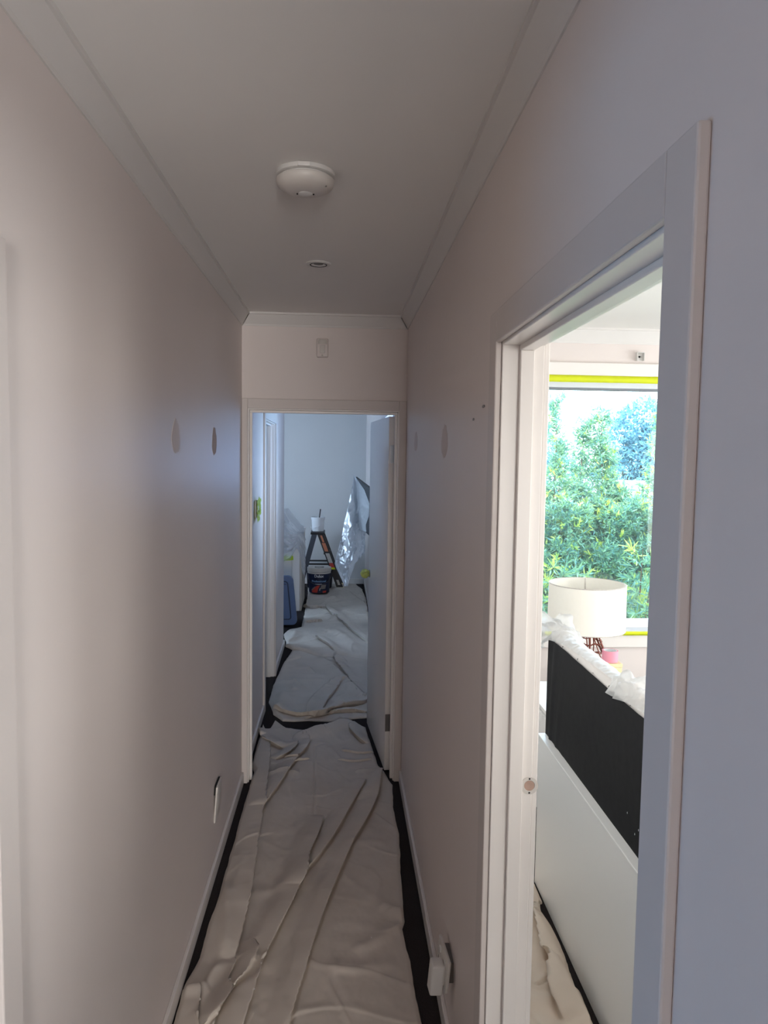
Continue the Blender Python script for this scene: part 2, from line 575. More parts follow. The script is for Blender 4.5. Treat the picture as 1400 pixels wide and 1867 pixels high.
# striker plate hole in the far jamb
bm = bmesh.new()
ring = []
for rr, zz in ((0.0205, 0.0), (0.0205, 0.0012), (0.013, 0.0012), (0.0115, -0.0005)):
    ring.append((rr, zz))
lathe(bm, ring, seg=28, cap=False)
bmesh.ops.rotate(bm, verts=bm.verts[:], matrix=Matrix.Rotation(R(90), 3, 'X'))
bmesh.ops.translate(bm, verts=bm.verts[:], vec=(0.4376, 1.6176, 1.055))
obj('strike_plate', bm, M['plastic_warm'], c1, smooth=True)
bm = bmesh.new()
lathe(bm, [(0.012, 0.0), (0.0, 0.0002)], seg=24, cap=False)
bmesh.ops.rotate(bm, verts=bm.verts[:], matrix=Matrix.Rotation(R(90), 3, 'X'))
bmesh.ops.translate(bm, verts=bm.verts[:], vec=(0.4376, 1.6172, 1.055))
obj('latch_hole', bm, M['timber'], c1, label='bare timber latch hole')
for dz in (-0.0165, 0.0165):
    bm = bmesh.new()
    lathe(bm, [(0.0022, 0.0), (0.0, 0.0004)], seg=10, cap=False)
    bmesh.ops.rotate(bm, verts=bm.verts[:], matrix=Matrix.Rotation(R(90), 3, 'X'))
    bmesh.ops.translate(bm, verts=bm.verts[:], vec=(0.4376, 1.6162, 1.055 + dz))
    obj('screw_hole', bm, M['dark'], c1)
c2 = casing('trim_7', 'x', -0.492, 0.303, YE, WT, +1, 2.045, aw=0.0525, both=False, stop=(0.03, 0.055, 0.014), aw_l=0.032, aw_r=0.041)
c3 = casing('trim_8', 'y', 0.29, 1.115, XL, WT, -1, 2.05)
c4 = casing('trim_9', 'y', 5.15, 5.96, XL, WT, -1, 2.05, stop=(0.03, 0.07, 0.012))

# ---- the open hall door, hinged on the right jamb and swung into the passage
d1 = setting('door_1', (0.298, YE + WT + 0.004, 0))
ang = R(95.5)


def onleaf(bm):
    mt = Matrix.Translation(Vector((0.298, YE + WT + 0.004, 0))) @ Matrix.Rotation(ang - math.pi, 4, 'Z')
    bmesh.ops.transform(bm, matrix=mt, verts=bm.verts[:])


# in leaf space: +(-x) runs from the hinge to the lock edge, y is the thickness (0 faces the passage wall, +y the camera side)
def leafpart(name, fn, m, smooth=True, label=None):
    b_ = bmesh.new()
    fn(b_)
    onleaf(b_)
    return obj(name, b_, m, d1, smooth=smooth, label=label)


leafpart('door_leaf', lambda b_: bx(b_, -0.765, -0.002, -0.035, 0.0, 0.012, 2.028, 0.002), M['trim'])
for hz in (1.82, 0.29):
    def hin(b_):
        lathe(b_, [(0.0065, -0.05), (0.0065, 0.05)], (0.004, 0.004, hz), 10)
        lathe(b_, [(0.0045, 0.05), (0.0065, 0.052), (0.003, 0.057)], (0.004, 0.004, hz), 10)
    leafpart('hinge', hin, M['chrome'])

    def hpl(b_):
        bx(b_, -0.0035, -0.0015, -0.033, -0.002, hz - 0.05, hz + 0.05)
    leafpart('hinge_plate', hpl, M['chrome'] if hz > 1 else M['steel'])


def knob(b_):
    bmesh.ops.create_icosphere(b_, subdivisions=3, radius=0.029, matrix=Matrix.Translation((-0.70, -0.066, 1.04)))
    for v in b_.verts:
        n = Vector((v.co.x + 0.70, v.co.y + 0.066, v.co.z - 1.04))
        v.co += n.normalized() * 0.012 * (noise2(np.array(n.x * 90 + 5), np.array(n.z * 90 + n.y * 70), 3))


leafpart('knob_wrap', knob, M['pale_tape'], label='crumpled green masking tape wrapped round the knob')


def knob2(b_):
    b2 = bmesh.new()
    lathe(b2, [(0.026, 0.0), (0.026, 0.006), (0.012, 0.01), (0.012, 0.018)], seg=20)
    bmesh.ops.rotate(b2, verts=b2.verts[:], matrix=Matrix.Rotation(R(90), 3, 'X'))
    bmesh.ops.translate(b2, verts=b2.verts[:], vec=(-0.70, -0.035, 1.04))
    me_ = bpy.data.meshes.new('t')
    b2.to_mesh(me_)
    b_.from_mesh(me_)
    b2.free()
    bpy.data.meshes.remove(me_)


leafpart('knob_stem', knob2, M['chrome'])

# ---- windows
def window(name, axis, a0, a1, z0, z1, plane, depth, fw=0.045, glass=True, mull=None, side=1):
    root = setting(name)

    def B(nm, u0, u1, d0, d1, zz0, zz1, m, bev=0.003):
        d0, d1 = sorted((plane + side * d0, plane + side * d1))
        if axis == 'x':
            return box(nm, u0, u1, d0, d1, zz0, zz1, m, root, bev)
        return box(nm, d0, d1, u0, u1, zz0, zz1, m, root, bev)
    f0, f1 = depth * 0.45, depth * 0.9
    B('window_frame', a0, a0 + fw, f0, f1, z0, z1, M['frame'])
    B('window_frame', a1 - fw, a1, f0, f1, z0, z1, M['frame'])
    B('window_frame', a0 + fw, a1 - fw, f0, f1, z1 - fw, z1, M['frame'])
    B('window_frame', a0 + fw, a1 - fw, f0, f1, z0, z0 + fw, M['frame'])
    B('gasket', a0 + fw, a1 - fw, f0 + 0.02, f1, z1 - fw - 0.012, z1 - fw, M['frame_grey'], 0)
    if mull:
        B('mullion', mull - 0.025, mull + 0.025, f0, f1, z0 + fw, z1 - fw - 0.012, M['frame'])
    if glass:
        B('window_pane', a0 + fw, a1 - fw, f0 + 0.03, f0 + 0.034, z0 + fw, z1 - fw - 0.012, M['glass'], 0)
    return root, B


w1, WB = window('window_1', 'x', 0.95, 2.75, 0.80, 2.27, 4.22, 0.14, fw=0.045, mull=None)
WB('window_sill', 0.952, 2.748, -0.03, 0.139, 0.7815, 0.7995, M['frame'])
# timber architrave round the window, inside the bedroom
ar = setting('trim_10')
for b in ((0.87, 0.94, 4.202, 4.22, 0.70, 2.36), (2.76, 2.83, 4.202, 4.22, 0.70, 2.36), (0.94, 2.76, 4.202, 4.22, 2.285, 2.36), (0.94, 2.76, 4.202, 4.22, 0.70, 0.775)):
    box('architrave', *b, M['trim'], ar, 0.004)
# windows nobody sees straight on, each with an area lamp on its room side
window('window_2', 'y', 5.07, 6.18, 1.40, 2.10, XR + 0.03, 0.08, glass=True)
window('window_3', 'y', 7.92, 9.28, 0.87, 2.23, -3.5, 0.1, side=-1, glass=True)

# ---- roof of the house: shades the lower half of the hedge
bm = bmesh.new()
pr = [(-6.8, 2.64), (4.95, 2.64), (4.95, 2.74), (0.8, 4.95), (-2.5, 4.95), (-6.8, 2.74)]
a_ = [bm.verts.new((-4.2, y, z)) for y, z in pr]
b_ = [bm.verts.new((9.5, y, z)) for y, z in pr]
for i in range(len(pr)):
    j = (i + 1) % len(pr)
    bm.faces.new((a_[i], a_[j], b_[j], b_[i]))
bm.faces.new(a_)
bm.faces.new(b_[::-1])
obj('roof', bm, M['roof'], kind='structure')
box('roof_1', -4.2, 0.75, 4.95, 10.9, 2.64, 2.8, M['roof'], kind='structure').name = 'passage_roof'

# ---- filler patches on the two walls
def patch(parent, plane, side, y, z, wy, hz, m=M['patch'], seed=0, pts=18):
    bm = bmesh.new()
    r_ = np.random.default_rng(seed)
    vs = []
    for i in range(pts):
        a = 2 * math.pi * i / pts
        k = 1 + 0.18 * (r_.random() - 0.5)
        vs.append(bm.verts.new((plane + side * 0.0008, y + wy * k * math.cos(a) * (1 - 0.25 * math.sin(a)), z + hz * k * math.sin(a))))
    f = bm.faces.new(vs)
    ex = bmesh.ops.extrude_face_region(bm, geom=[f])
    bmesh.ops.translate(bm, verts=[v for v in ex['geom'] if isinstance(v, bmesh.types.BMVert)], vec=(-side * 0.0007, 0, 0))
    return obj('filler_patch', bm, m, parent)


patch(wl, XL, 1, 3.13, 1.86, 0.055, 0.058, seed=1)
patch(wl, XL, 1, 2.41, 1.86, 0.06, 0.055, mat('patch_faint', (210, 200, 196), 0.6), seed=2)
patch(wr, XR, -1, 3.47, 1.88, 0.07, 0.045, mat('patch_faint_right', (204, 192, 188), 0.6), seed=3)
patch(wr, XR, -1, 2.50, 1.86, 0.07, 0.055, bpy.data.materials['patch_faint_right'], seed=4)
patch(wr, XR, -1, 1.955, 1.905, 0.012, 0.004, M['grey_plastic'], seed=5, pts=10)
patch(wr, XR, -1, 1.82, 1.93, 0.016, 0.004, M['grey_plastic'], seed=6, pts=10)

# ------------------------------------------------------------------ canvas drop sheets
def interp_poly(pts, ys):
    pts = sorted(pts, key=lambda q: q[1])
    return np.interp(ys, [q[1] for q in pts], [q[0] for q in pts])


def seg_field(X, Y, pl):
    """signed distance to a polyline (positive on its left), position along it 0..1, and nearest normal"""
    best = np.full(X.shape, 1e9)
    sgn = np.zeros(X.shape)
    par = np.zeros(X.shape)
    nx = np.zeros(X.shape)
    ny = np.zeros(X.shape)
    L = [math.hypot(b[0] - a[0], b[1] - a[1]) for a, b in zip(pl, pl[1:])]
    tot = sum(L)
    acc = 0
    for (a, b), l in zip(zip(pl, pl[1:]), L):
        if l < 1e-6:
            continue
        tx, ty = (b[0] - a[0]) / l, (b[1] - a[1]) / l
        s = np.clip((X - a[0]) * tx + (Y - a[1]) * ty, 0, l)
        dx, dy = X - a[0] - s * tx, Y - a[1] - s * ty
        d = np.hypot(dx, dy)
        k = d < best
        best = np.where(k, d, best)
        sg = np.sign((X - a[0]) * -ty + (Y - a[1]) * tx)
        sgn = np.where(k, sg, sgn)
        par = np.where(k, (acc + s) / tot, par)
        nx = np.where(k, -ty, nx)
        ny = np.where(k, tx, ny)
        acc += l
    return best * sgn, par, nx, ny


def smooth_pl(pl, it=2):
    for _ in range(it):
        q = [pl[0]]
        for a, b in zip(pl, pl[1:]):
            q.append((a[0] * .75 + b[0] * .25, a[1] * .75 + b[1] * .25))
            q.append((a[0] * .25 + b[0] * .75, a[1] * .25 + b[1] * .75))
        q.append(pl[-1])
        pl = q
    return pl


def sheet(name, X, Y, folds, base, m, seed, rough=0.004, drop=True, crumple=0.004, cf=6.0):
    """X, Y: grids of plan positions. folds: (polyline, height, wide, side, kind)"""
    nr, nc = X.shape
    Z = np.full(X.shape, base, dtype=float)
    DX = np.zeros(X.shape)
    DY = np.zeros(X.shape)
    Z += rough * (fbm(X * 7 + 3, Y * 4, seed) + 0.9) + rough * 0.55 * fbm(X * 26, Y * 18 + 9, seed + 5)
    # long diagonal creases left by folding
    q = fbm(X * 3.1 + Y * 1.1, Y * 1.3 - X, seed + 11, 2)
    Z += rough * 0.45 * np.exp(-(q / 0.05) ** 2)
    # short crumples, in patches
    for k, (ax, ay) in enumerate(((1.0, 0.45), (0.5, 1.1), (0.9, -0.9))):
        q = fbm((X * ax + Y * ay) * cf + 7 * k, (Y * ax - X * ay) * cf * 0.45 + 3 * k, seed + 21 + k, 2)
        msk = np.clip(fbm(X * 3.3 + 5 * k, Y * 2.1 - k, seed + 31 + k, 2) * 3.2, 0, 1)
        Z += crumple * np.where(q > 0, np.exp(-(q / 0.11) ** 2), np.exp(-(q / 0.035) ** 2)) * msk
    for pl, h, wd, side, kind in folds:
        h = h * (1.5 if kind == 'lap' else 1.3)
        pl = smooth_pl(pl)
        d, t, nx, ny = seg_field(X, Y, pl)
        d = d * side                       # positive = the full side of the fold
        fade = np.clip(t / 0.16, 0, 1) * np.clip((1 - t) / 0.16, 0, 1)
        fade = np.sqrt(fade) if kind != 'soft' else fade
        if kind == 'lap':                  # cloth lapped over itself: steep, overhanging lip on the negative side
            full = np.where(d >= 0, np.exp(-(d / wd) ** 2), np.exp(-(d / 0.006) ** 2))
            Z += h * full * fade
            lip = np.where(d >= 0, np.exp(-(d / 0.022) ** 2), np.exp(-(d / 0.004) ** 2)) * fade
            DX -= nx * side * lip * h * 1.25
            DY -= ny * side * lip * h * 1.25
            Z -= np.where(d < -0.006, 0.5 * h * np.exp(-((d + 0.012) / 0.012) ** 2), 0) * fade
        elif kind == 'soft':
            Z += h * np.exp(-(d / wd) ** 2) * fade
        elif kind == 'cut':                # thin pressed crease
            Z -= h * np.exp(-(d / 0.005) ** 2) * fade
            Z += h * 0.6 * np.where(d > 0, np.exp(-((d - 0.012) / wd) ** 2), np.exp(-((d + 0.012) / 0.01) ** 2)) * fade
    Z = np.maximum(Z, base * 0.3 + 0.002)
    if drop:                                # bring the hems down
        k = np.minimum(np.arange(nc), np.arange(nc)[::-1])
        k = np.minimum(k / 3.0, 1.0)[None, :]
        kr = np.minimum(np.arange(nr), np.arange(nr)[::-1])
        kr = np.minimum(kr / 3.0, 1.0)[:, None]
        kk = np.minimum(k, kr)
        Z = Z * (0.45 + 0.55 * kk)
    V = np.stack([X + DX, Y + DY, Z], -1).reshape(-1, 3)
    F = gridfaces(nr, nc)
    # hem: a narrow strip under the border
    ring = np.concatenate([np.arange(nc), np.arange(1, nr) * nc + nc - 1, (nr - 1) * nc + np.arange(nc - 2, -1, -1), np.arange(nr - 2, 0, -1) * nc])
    low = V[ring].copy()
    low[:, 2] = np.maximum(low[:, 2] - 0.012, 0.0008)
    n0 = len(V)
    V = np.concatenate([V, low])
    a = np.arange(len(ring))
    b = (a + 1) % len(ring)
    F2 = np.stack([ring[a], n0 + a, n0 + b, ring[b]], 1)
    return npmesh(name, V, np.concatenate([F, F2]), m)


def plan(L, Rr, y0, y1, dy=0.005, nc=170, top=None, bot=None, jag=0.004, seed=0):
    ys = np.arange(y0, y1, dy)
    xl = interp_poly(L, ys) + jag * fbm(ys * 14, ys * 0 + seed, seed, 2)
    xr = interp_poly(Rr, ys) + jag * fbm(ys * 14, ys * 0 + seed + 7, seed + 3, 2)
    u = np.linspace(0, 1, nc)
    X = xl[:, None] * (1 - u) + xr[:, None] * u
    Y = np.repeat(ys[:, None], nc, 1)
    v = (ys - y0) / (y1 - y0)
    if top is not None:                    # pull the far hem to a given outline
        ty = np.interp(X[-1], [q[0] for q in sorted(top)], [q[1] for q in sorted(top)])
        Y = Y + (ty - y1)[None, :] * np.clip((v[:, None] - 0.72) / 0.28, 0, 1) ** 2
    if bot is not None:
        by = np.interp(X[0], [q[0] for q in sorted(bot)], [q[1] for q in sorted(bot)])
        Y = Y + (by - y0)[None, :] * np.clip((0.3 - v[:, None]) / 0.3, 0, 1) ** 2
    return X, Y


FLD = {}
FLD['F1'] = [(-0.480, 4.700), (-0.441, 4.378), (-0.421, 3.942), (-0.411, 3.688), (-0.404, 3.432), (-0.389, 3.102), (-0.383, 2.873), (-0.378, 2.699), (-0.366, 2.533)]
FLD['F1b'] = [(-0.461, 3.002), (-0.411, 2.609), (-0.370, 2.533)]
FLD['F2'] = [(-0.078, 3.579), (-0.125, 3.362), (-0.151, 3.242), (-0.179, 3.024), (-0.191, 2.927), (-0.225, 2.778), (-0.269, 2.604), (-0.296, 2.485), (-0.312, 2.301), (-0.314, 2.100)]
FLD['F2b'] = [(0.151, 3.995), (0.092, 3.828), (0.048, 3.674), (-0.030, 3.399), (-0.090, 3.221), (-0.146, 3.111), (-0.193, 2.945)]
FLD['F3'] = [(0.246, 4.108), (0.180, 3.730), (0.137, 3.572), (0.066, 3.355), (0.024, 3.217), (-0.025, 3.002), (-0.076, 2.786), (-0.111, 2.597), (-0.135, 2.443), (-0.151, 2.337), (-0.170, 2.100)]
FLD['F4'] = [(-0.143, 4.482), (-0.130, 4.010), (-0.118, 3.580)]
FLD['F5'] = [(-0.315, 2.621), (-0.310, 2.548), (-0.321, 2.476), (-0.338, 2.416), (-0.370, 2.368), (-0.403, 2.281), (-0.415, 2.12)]
FLD['F6'] = [(-0.364, 2.530), (-0.379, 2.428), (-0.385, 2.387)]
FLD['F7'] = [(-0.382, 2.410), (-0.380, 2.351), (-0.414, 2.270), (-0.455, 2.15)]
FLD['F8'] = [(-0.390, 2.523), (-0.423, 2.471), (-0.434, 2.402), (-0.438, 2.358), (-0.450, 2.20)]
FLD['F9'] = [(-0.472, 2.400), (-0.465, 2.33), (-0.459, 2.28), (-0.452, 2.15)]
FLD['F9b'] = [(-0.530, 2.367), (-0.472, 2.370), (-0.440, 2.400)]
FLD['F10'] = [(0.168, 2.834), (0.213, 2.807), (0.279, 2.738)]
FLD['F11'] = [(0.064, 2.554), (0.183, 2.639), (0.259, 2.705)]
FLD['G1'] = [(-0.499, 4.773), (-0.464, 4.611), (-0.423, 4.542), (-0.370, 4.479), (-0.333, 4.435)]
FLD['G2'] = [(-0.283, 4.538), (-0.277, 4.455), (-0.317, 4.334), (-0.376, 4.279)]
FLD['G3'] = [(-0.193, 4.604), (-0.204, 4.475), (-0.246, 4.332), (-0.296, 4.161), (-0.332, 3.953), (-0.413, 3.641)]
FLD['G5'] = [(-0.289, 4.639), (-0.194, 4.628), (-0.137, 4.721), (-0.059, 4.739), (0.046, 4.860), (0.099, 4.890)]
FLD['G6'] = [(0.097, 4.835), (0.096, 4.735), (0.145, 4.573), (0.178, 4.509)]
FLD['G7'] = [(0.240, 4.109), (0.200, 3.921), (0.114, 3.739)]

HL = [(-0.535, 1.95), (-0.533, 2.238), (-0.526, 2.370), (-0.514, 2.400), (-0.508, 2.550), (-0.509, 2.721), (-0.500, 2.911), (-0.500, 3.181), (-0.500, 3.638), (-0.496, 3.95), (-0.478, 3.99), (-0.474, 4.10), (-0.500, 4.20), (-0.502, 4.40), (-0.505, 4.90)]
HL = [(max(x, -0.512) + (0.02 if 2.45 < y < 3.96 else 0), y) for x, y in HL]
HR = [(x - (0.016 if y < 3.9 else 0.0), y) for x, y in ((0.296, 1.95), (0.290, 2.204), (0.282, 2.367), (0.279, 2.505), (0.266, 2.685), (0.280, 2.731), (0.289, 3.024), (0.310, 3.393), (0.302, 3.672), (0.300, 3.928), (0.280, 3.99), (0.262, 4.10), (0.232, 4.183), (0.200, 4.543), (0.180, 4.791))]
HT = [(-0.512, 4.90), (-0.470, 4.74), (-0.455, 4.73), (-0.430, 4.95), (-0.350, 4.805), (-0.203, 4.752), (-0.059, 4.759), (0.046, 4.888), (0.106, 4.928), (0.150, 4.834), (0.19, 4.791)]
X, Y = plan(HL, HR, 1.95, 4.82, 0.005, 175, top=HT, seed=1)
f = FLD
hall_sheet = sheet('drop_sheet', X, Y, [
    (f['F1'], 0.021, 0.065, -1, 'lap'), (f['F1b'], 0.010, 0.022, 1, 'soft'),
    (f['F2'], 0.022, 0.050, -1, 'lap'), (f['F2b'], 0.016, 0.040, -1, 'lap'),
    (f['F3'], 0.016, 0.045, -1, 'lap'), (f['F4'], 0.003, 0.02, 1, 'cut'),
    (f['F5'], 0.016, 0.028, -1, 'lap'), (f['F6'], 0.009, 0.014, -1, 'lap'), (f['F7'], 0.012, 0.018, -1, 'lap'),
    (f['F8'], 0.013, 0.018, 1, 'soft'), (f['F9'], 0.012, 0.05, -1, 'lap'), (f['F9b'], 0.007, 0.03, -1, 'lap'),
    (f['F10'], 0.008, 0.03, 1, 'soft'), (f['F11'], 0.008, 0.03, 1, 'soft'),
    (f['G1'], 0.022, 0.05, 1, 'lap'), (f['G2'], 0.018, 0.035, -1, 'lap'), (f['G3'], 0.018, 0.045, -1, 'lap'),
    (f['G5'], 0.020, 0.05, -1, 'lap'), (f['G6'], 0.018, 0.03, 1, 'lap'), (f['G7'], 0.016, 0.03, 1, 'soft'),
    ([(0.02, 4.42), (0.12, 4.36), (0.22, 4.38)], 0.006, 0.022, 1, 'lap'), ([(0.0, 4.27), (0.10, 4.24), (0.2, 4.27)], 0.005, 0.02, 1, 'lap'),
    ([(0.10, 4.10), (0.2, 4.12), (0.25, 4.05)], 0.006, 0.02, -1, 'lap'), ([(-0.33, 4.30), (-0.24, 4.26), (-0.17, 4.28)], 0.006, 0.02, 1, 'lap'),
    ([(-0.40, 4.06), (-0.30, 4.10), (-0.22, 4.09)], 0.006, 0.02, -1, 'lap'), ([(0.02, 3.30), (0.12, 3.33), (0.24, 3.30)], 0.004, 0.03, 1, 'soft'),
    ([(-0.36, 2.95), (-0.29, 2.93), (-0.21, 2.97)], 0.004, 0.03, 1, 'soft'), ([(-0.05, 2.50), (0.1, 2.46), (0.22, 2.50)], 0.004, 0.03, 1, 'soft'),
], 0.006, M['canvas'], 21, rough=0.0040, crumple=0.0032, cf=4.2)
tag(hall_sheet, 'long creased canvas drop sheet covering the hall carpet, nearest the camera', 'drop sheet', 'canvas drop sheets on the floor')

S1 = [(-0.154, 6.459), (-0.059, 6.103), (0.019, 5.841), (0.090, 5.572), (0.167, 5.376), (0.222, 5.265), (0.287, 5.157)]
S2 = [(-0.052, 6.530), (0.007, 6.233), (0.062, 6.030), (0.105, 5.810), (0.151, 5.538), (0.193, 5.290)]
S3 = [(0.019, 5.841), (-0.065, 5.712), (-0.160, 5.445), (-0.226, 5.099)]
S4 = [(0.030, 5.826), (-0.062, 5.482), (-0.107, 5.271), (-0.129, 5.074)]
S5 = [(-0.049, 5.234), (0.019, 5.191), (0.117, 5.279)]
S6 = [(-0.462, 5.160), (-0.302, 5.023), (-0.157, 4.987), (-0.049, 5.118), (0.092, 5.208), (0.220, 5.265)]
S6b = [(-0.245, 4.946), (-0.102, 5.041), (0.082, 5.093), (0.212, 5.045)]
S7 = [(-0.415, 5.514), (-0.420, 5.217), (-0.397, 5.080)]
ML = [(-0.379, 4.87), (-0.453, 5.026), (-0.471, 5.138), (-0.512, 5.315), (-0.512, 5.491), (-0.512, 5.719), (-0.495, 6.029), (-0.484, 6.288), (-0.452, 6.571), (-0.434, 6.741)]
MR = [(0.325, 4.87), (0.33, 6.8)]
MB = [(-0.379, 4.93), (-0.305, 4.92), (-0.207, 4.93), (-0.060, 4.91), (0.125, 4.965), (0.19, 4.98), (0.33, 5.0)]
X, Y = plan(ML, MR, 4.87, 6.75, 0.007, 120, bot=MB, seed=4)
mid = sheet('drop_sheet', X, Y, [
    (S1, 0.020, 0.05, -1, 'lap'), (S2, 0.016, 0.045, 1, 'lap'), (S3, 0.013, 0.035, 1, 'lap'), (S4, 0.012, 0.035, -1, 'lap'),
    (S5, 0.020, 0.04, 1, 'soft'), (S6, 0.022, 0.04, 1, 'lap'), (S6b, 0.018, 0.04, 1, 'lap'), (S7, 0.024, 0.05, 1, 'soft'),
    ([(-0.466, 6.172), (-0.127, 6.136)], 0.008, 0.03, 1, 'soft'), ([(-0.487, 5.775), (-0.120, 5.843)], 0.008, 0.03, 1, 'soft'),
    ([(-0.374, 5.703), (-0.336, 5.566)], 0.010, 0.03, 1, 'soft'), ([(-0.45, 5.98), (-0.1, 5.95)], 0.006, 0.03, 1, 'soft'),
], 0.010, M['canvas'], 33, rough=0.0045, crumple=0.011, cf=5.0)
tag(mid, 'crumpled canvas drop sheet with a bunched front hem, just beyond the inner doorway', 'drop sheet', 'canvas drop sheets on the floor')

T1 = [(-0.165, 8.848), (-0.086, 8.317), (0.046, 7.845), (0.156, 7.422), (0.292, 6.895)]
T2 = [(-0.426, 8.779), (-0.337, 8.588), (-0.161, 8.653)]
T3 = [(0.075, 9.766), (0.122, 9.379), (0.220, 9.021), (0.316, 8.469)]
BL = [(-0.505, 6.62), (-0.512, 6.93), (-0.56, 7.308), (-0.533, 7.494), (-0.40, 7.640), (-0.40, 8.345), (-0.41, 8.812), (-0.415, 9.335), (-0.42, 9.639), (-0.45, 10.3)]
BR = [(0.33, 6.62), (0.33, 9.3), (0.30, 9.9), (0.22, 10.36)]
BB = [(-0.512, 6.90), (-0.441, 6.78), (-0.298, 6.644), (-0.149, 6.477), (-0.052, 6.512), (-0.029, 6.60), (0.110, 6.493), (0.33, 6.36)]
X, Y = plan(BL, BR, 6.62, 10.34, 0.012, 100, bot=BB, seed=9)
rear = sheet('drop_sheet', X, Y, [
    (T1, 0.020, 0.06, 1, 'lap'), (T2, 0.020, 0.05, 1, 'lap'), (T3, 0.022, 0.06, -1, 'lap'),
    ([(-0.365, 7.844), (-0.185, 7.897)], 0.02, 0.05, 1, 'lap'), ([(-0.232, 7.195), (-0.092, 6.877), (-0.028, 6.642)], 0.02, 0.05, 1, 'lap'),
    ([(-0.127, 9.157), (0.017, 9.303)], 0.03, 0.07, 1, 'soft'), ([(-0.434, 7.423), (-0.460, 6.982)], 0.02, 0.04, 1, 'soft'),
    ([(-0.102, 7.542), (0.038, 7.194), (0.163, 6.678)], 0.018, 0.06, 1, 'soft'), ([(-0.3, 8.2), (-0.05, 8.0), (0.1, 8.1)], 0.02, 0.06, 1, 'soft'),
], np.interp(Y, [6.9, 8.8], [0.030, 0.012]), M['canvas'], 47, rough=0.006, crumple=0.013, cf=3.6)
tag(rear, 'rumpled canvas drop sheet running to the step ladder and paint pail at the far end', 'drop sheet', 'canvas drop sheets on the floor')

H1 = [(0.808, 2.847), (0.825, 2.745), (0.832, 2.670), (0.833, 2.573)]
H2 = [(0.826, 2.828), (0.798, 2.590), (0.778, 2.471), (0.742, 2.349), (0.730, 2.186)]
H3 = [(0.667, 2.365), (0.679, 2.338), (0.740, 2.389)]
H4 = [(0.778, 2.471), (0.763, 2.322), (0.765, 2.184), (0.76, 2.0)]
X, Y = plan([(0.50, 0.9), (0.50, 3.6)], [(0.79, 0.9), (0.80, 2.0), (0.80, 2.246), (0.812, 2.372), (0.828, 2.542), (0.832, 2.702), (0.832, 2.9), (0.84, 3.2), (0.80, 3.6)], 0.9, 3.6, 0.008, 60, seed=12)
bed_sheet = sheet('drop_sheet', X, Y, [
    (H2, 0.028, 0.03, 1, 'lap'), (H4, 0.022, 0.03, -1, 'lap'), (H3, 0.010, 0.02, 1, 'cut'),
    ([(0.80, 2.9), (0.70, 2.7), (0.62, 2.5), (0.58, 2.2)], 0.020, 0.05, 1, 'soft'), ([(0.60, 3.0), (0.72, 2.8), (0.80, 2.75)], 0.016, 0.03, 1, 'lap'),
    ([(0.79, 2.447), (0.825, 2.46)], 0.01, 0.02, 1, 'soft'), ([(0.52, 2.3), (0.66, 2.25), (0.76, 2.31)], 0.012, 0.03, 1, 'soft'),
], 0.012, M['canvas_pale'], 61, rough=0.006, crumple=0.010, cf=7.0)
tag(bed_sheet, 'pale canvas drop sheet on the bedroom floor, tucked against the white bed base', 'drop sheet', 'canvas drop sheets on the floor')

# ------------------------------------------------------------------ hall fittings
# smoke alarm
t = thing('smoke_alarm', 'round white domed smoke alarm on the hall ceiling', 'smoke alarm', (-0.102, 2.025, CE))
cx, cy = -0.102, 2.025
bm = bmesh.new()
lathe(bm, [(0.076, 0.0), (0.078, -0.003), (0.078, -0.011), (0.0745, -0.0130), (0.067, -0.0130), (0.067, -0.020)], (cx, cy, CE), 64)
obj('base_plate', bm, M['plastic'], t, True)
bm = bmesh.new()
lathe(bm, [(0.066, -0.0185), (0.0745, -0.0185), (0.0765, -0.0200), (0.0765, -0.0260), (0.074, -0.034), (0.066, -0.042), (0.050, -0.0485), (0.028, -0.0525), (0.0, -0.054)], (cx, cy, CE), 64, cap=False)
obj('cover', bm, M['plastic_warm'], t, True)
bm = bmesh.new()
bx(bm, cx - 0.016, cx + 0.016, cy - 0.0815, cy - 0.070, CE - 0.0125, CE - 0.001, 0.002)
obj('release_tab', bm, M['plastic'], t, True)
bm = bmesh.new()
lathe(bm, [(0.020, -0.046), (0.0195, -0.0535), (0.015, -0.0555), (0.0, -0.0565)], (cx, cy + 0.004, CE), 32, cap=False)
obj('test_button', bm, M['plastic'], t, True)
for sx in (-1, 1):
    bm = bmesh.new()
    bmesh.ops.create_icosphere(bm, subdivisions=2, radius=0.0024, matrix=Matrix.Translation((cx + sx * 0.0215, cy + 0.004, CE - 0.0538)))
    obj('sounder_hole', bm, M['dark'], t, True)
bm = bmesh.new()
bmesh.ops.create_icosphere(bm, subdivisions=2, radius=0.003, matrix=Matrix.Translation((cx + 0.055, cy - 0.03, CE - 0.0430)))
obj('indicator_light', bm, M['grey_plastic'], t, True)

# downlight
t = thing('downlight', 'small recessed round downlight with a white rim in the hall ceiling', 'downlight', (-0.096, 2.948, CE))
cx, cy = -0.096, 2.948
bm = bmesh.new()
lathe(bm, [(0.049, 0.0), (0.049, -0.002), (0.046, -0.0045), (0.036, -0.006), (0.033, -0.0045), (0.031, -0.001)], (cx, cy, CE), 48, cap=False)
obj('rim', bm, M['plastic'], t, True)
bm = bmesh.new()
lathe(bm, [(0.0335, -0.0035), (0.0335, -0.0058), (0.0300, -0.0058), (0.0300, -0.002)], (cx, cy, CE), 48, cap=False)
obj('gasket', bm, M['dark'], t, True, label='thin dark ring inside the rim')
bm = bmesh.new()
lathe(bm, [(0.030, -0.0045), (0.024, -0.004), (0.019, -0.0015)], (cx, cy, CE), 48, cap=False)
obj('reflector', bm, M['plastic'], t, True)
bm = bmesh.new()
lathe(bm, [(0.020, -0.0012), (0.0, -0.0015)], (cx, cy, CE), 32, cap=False)
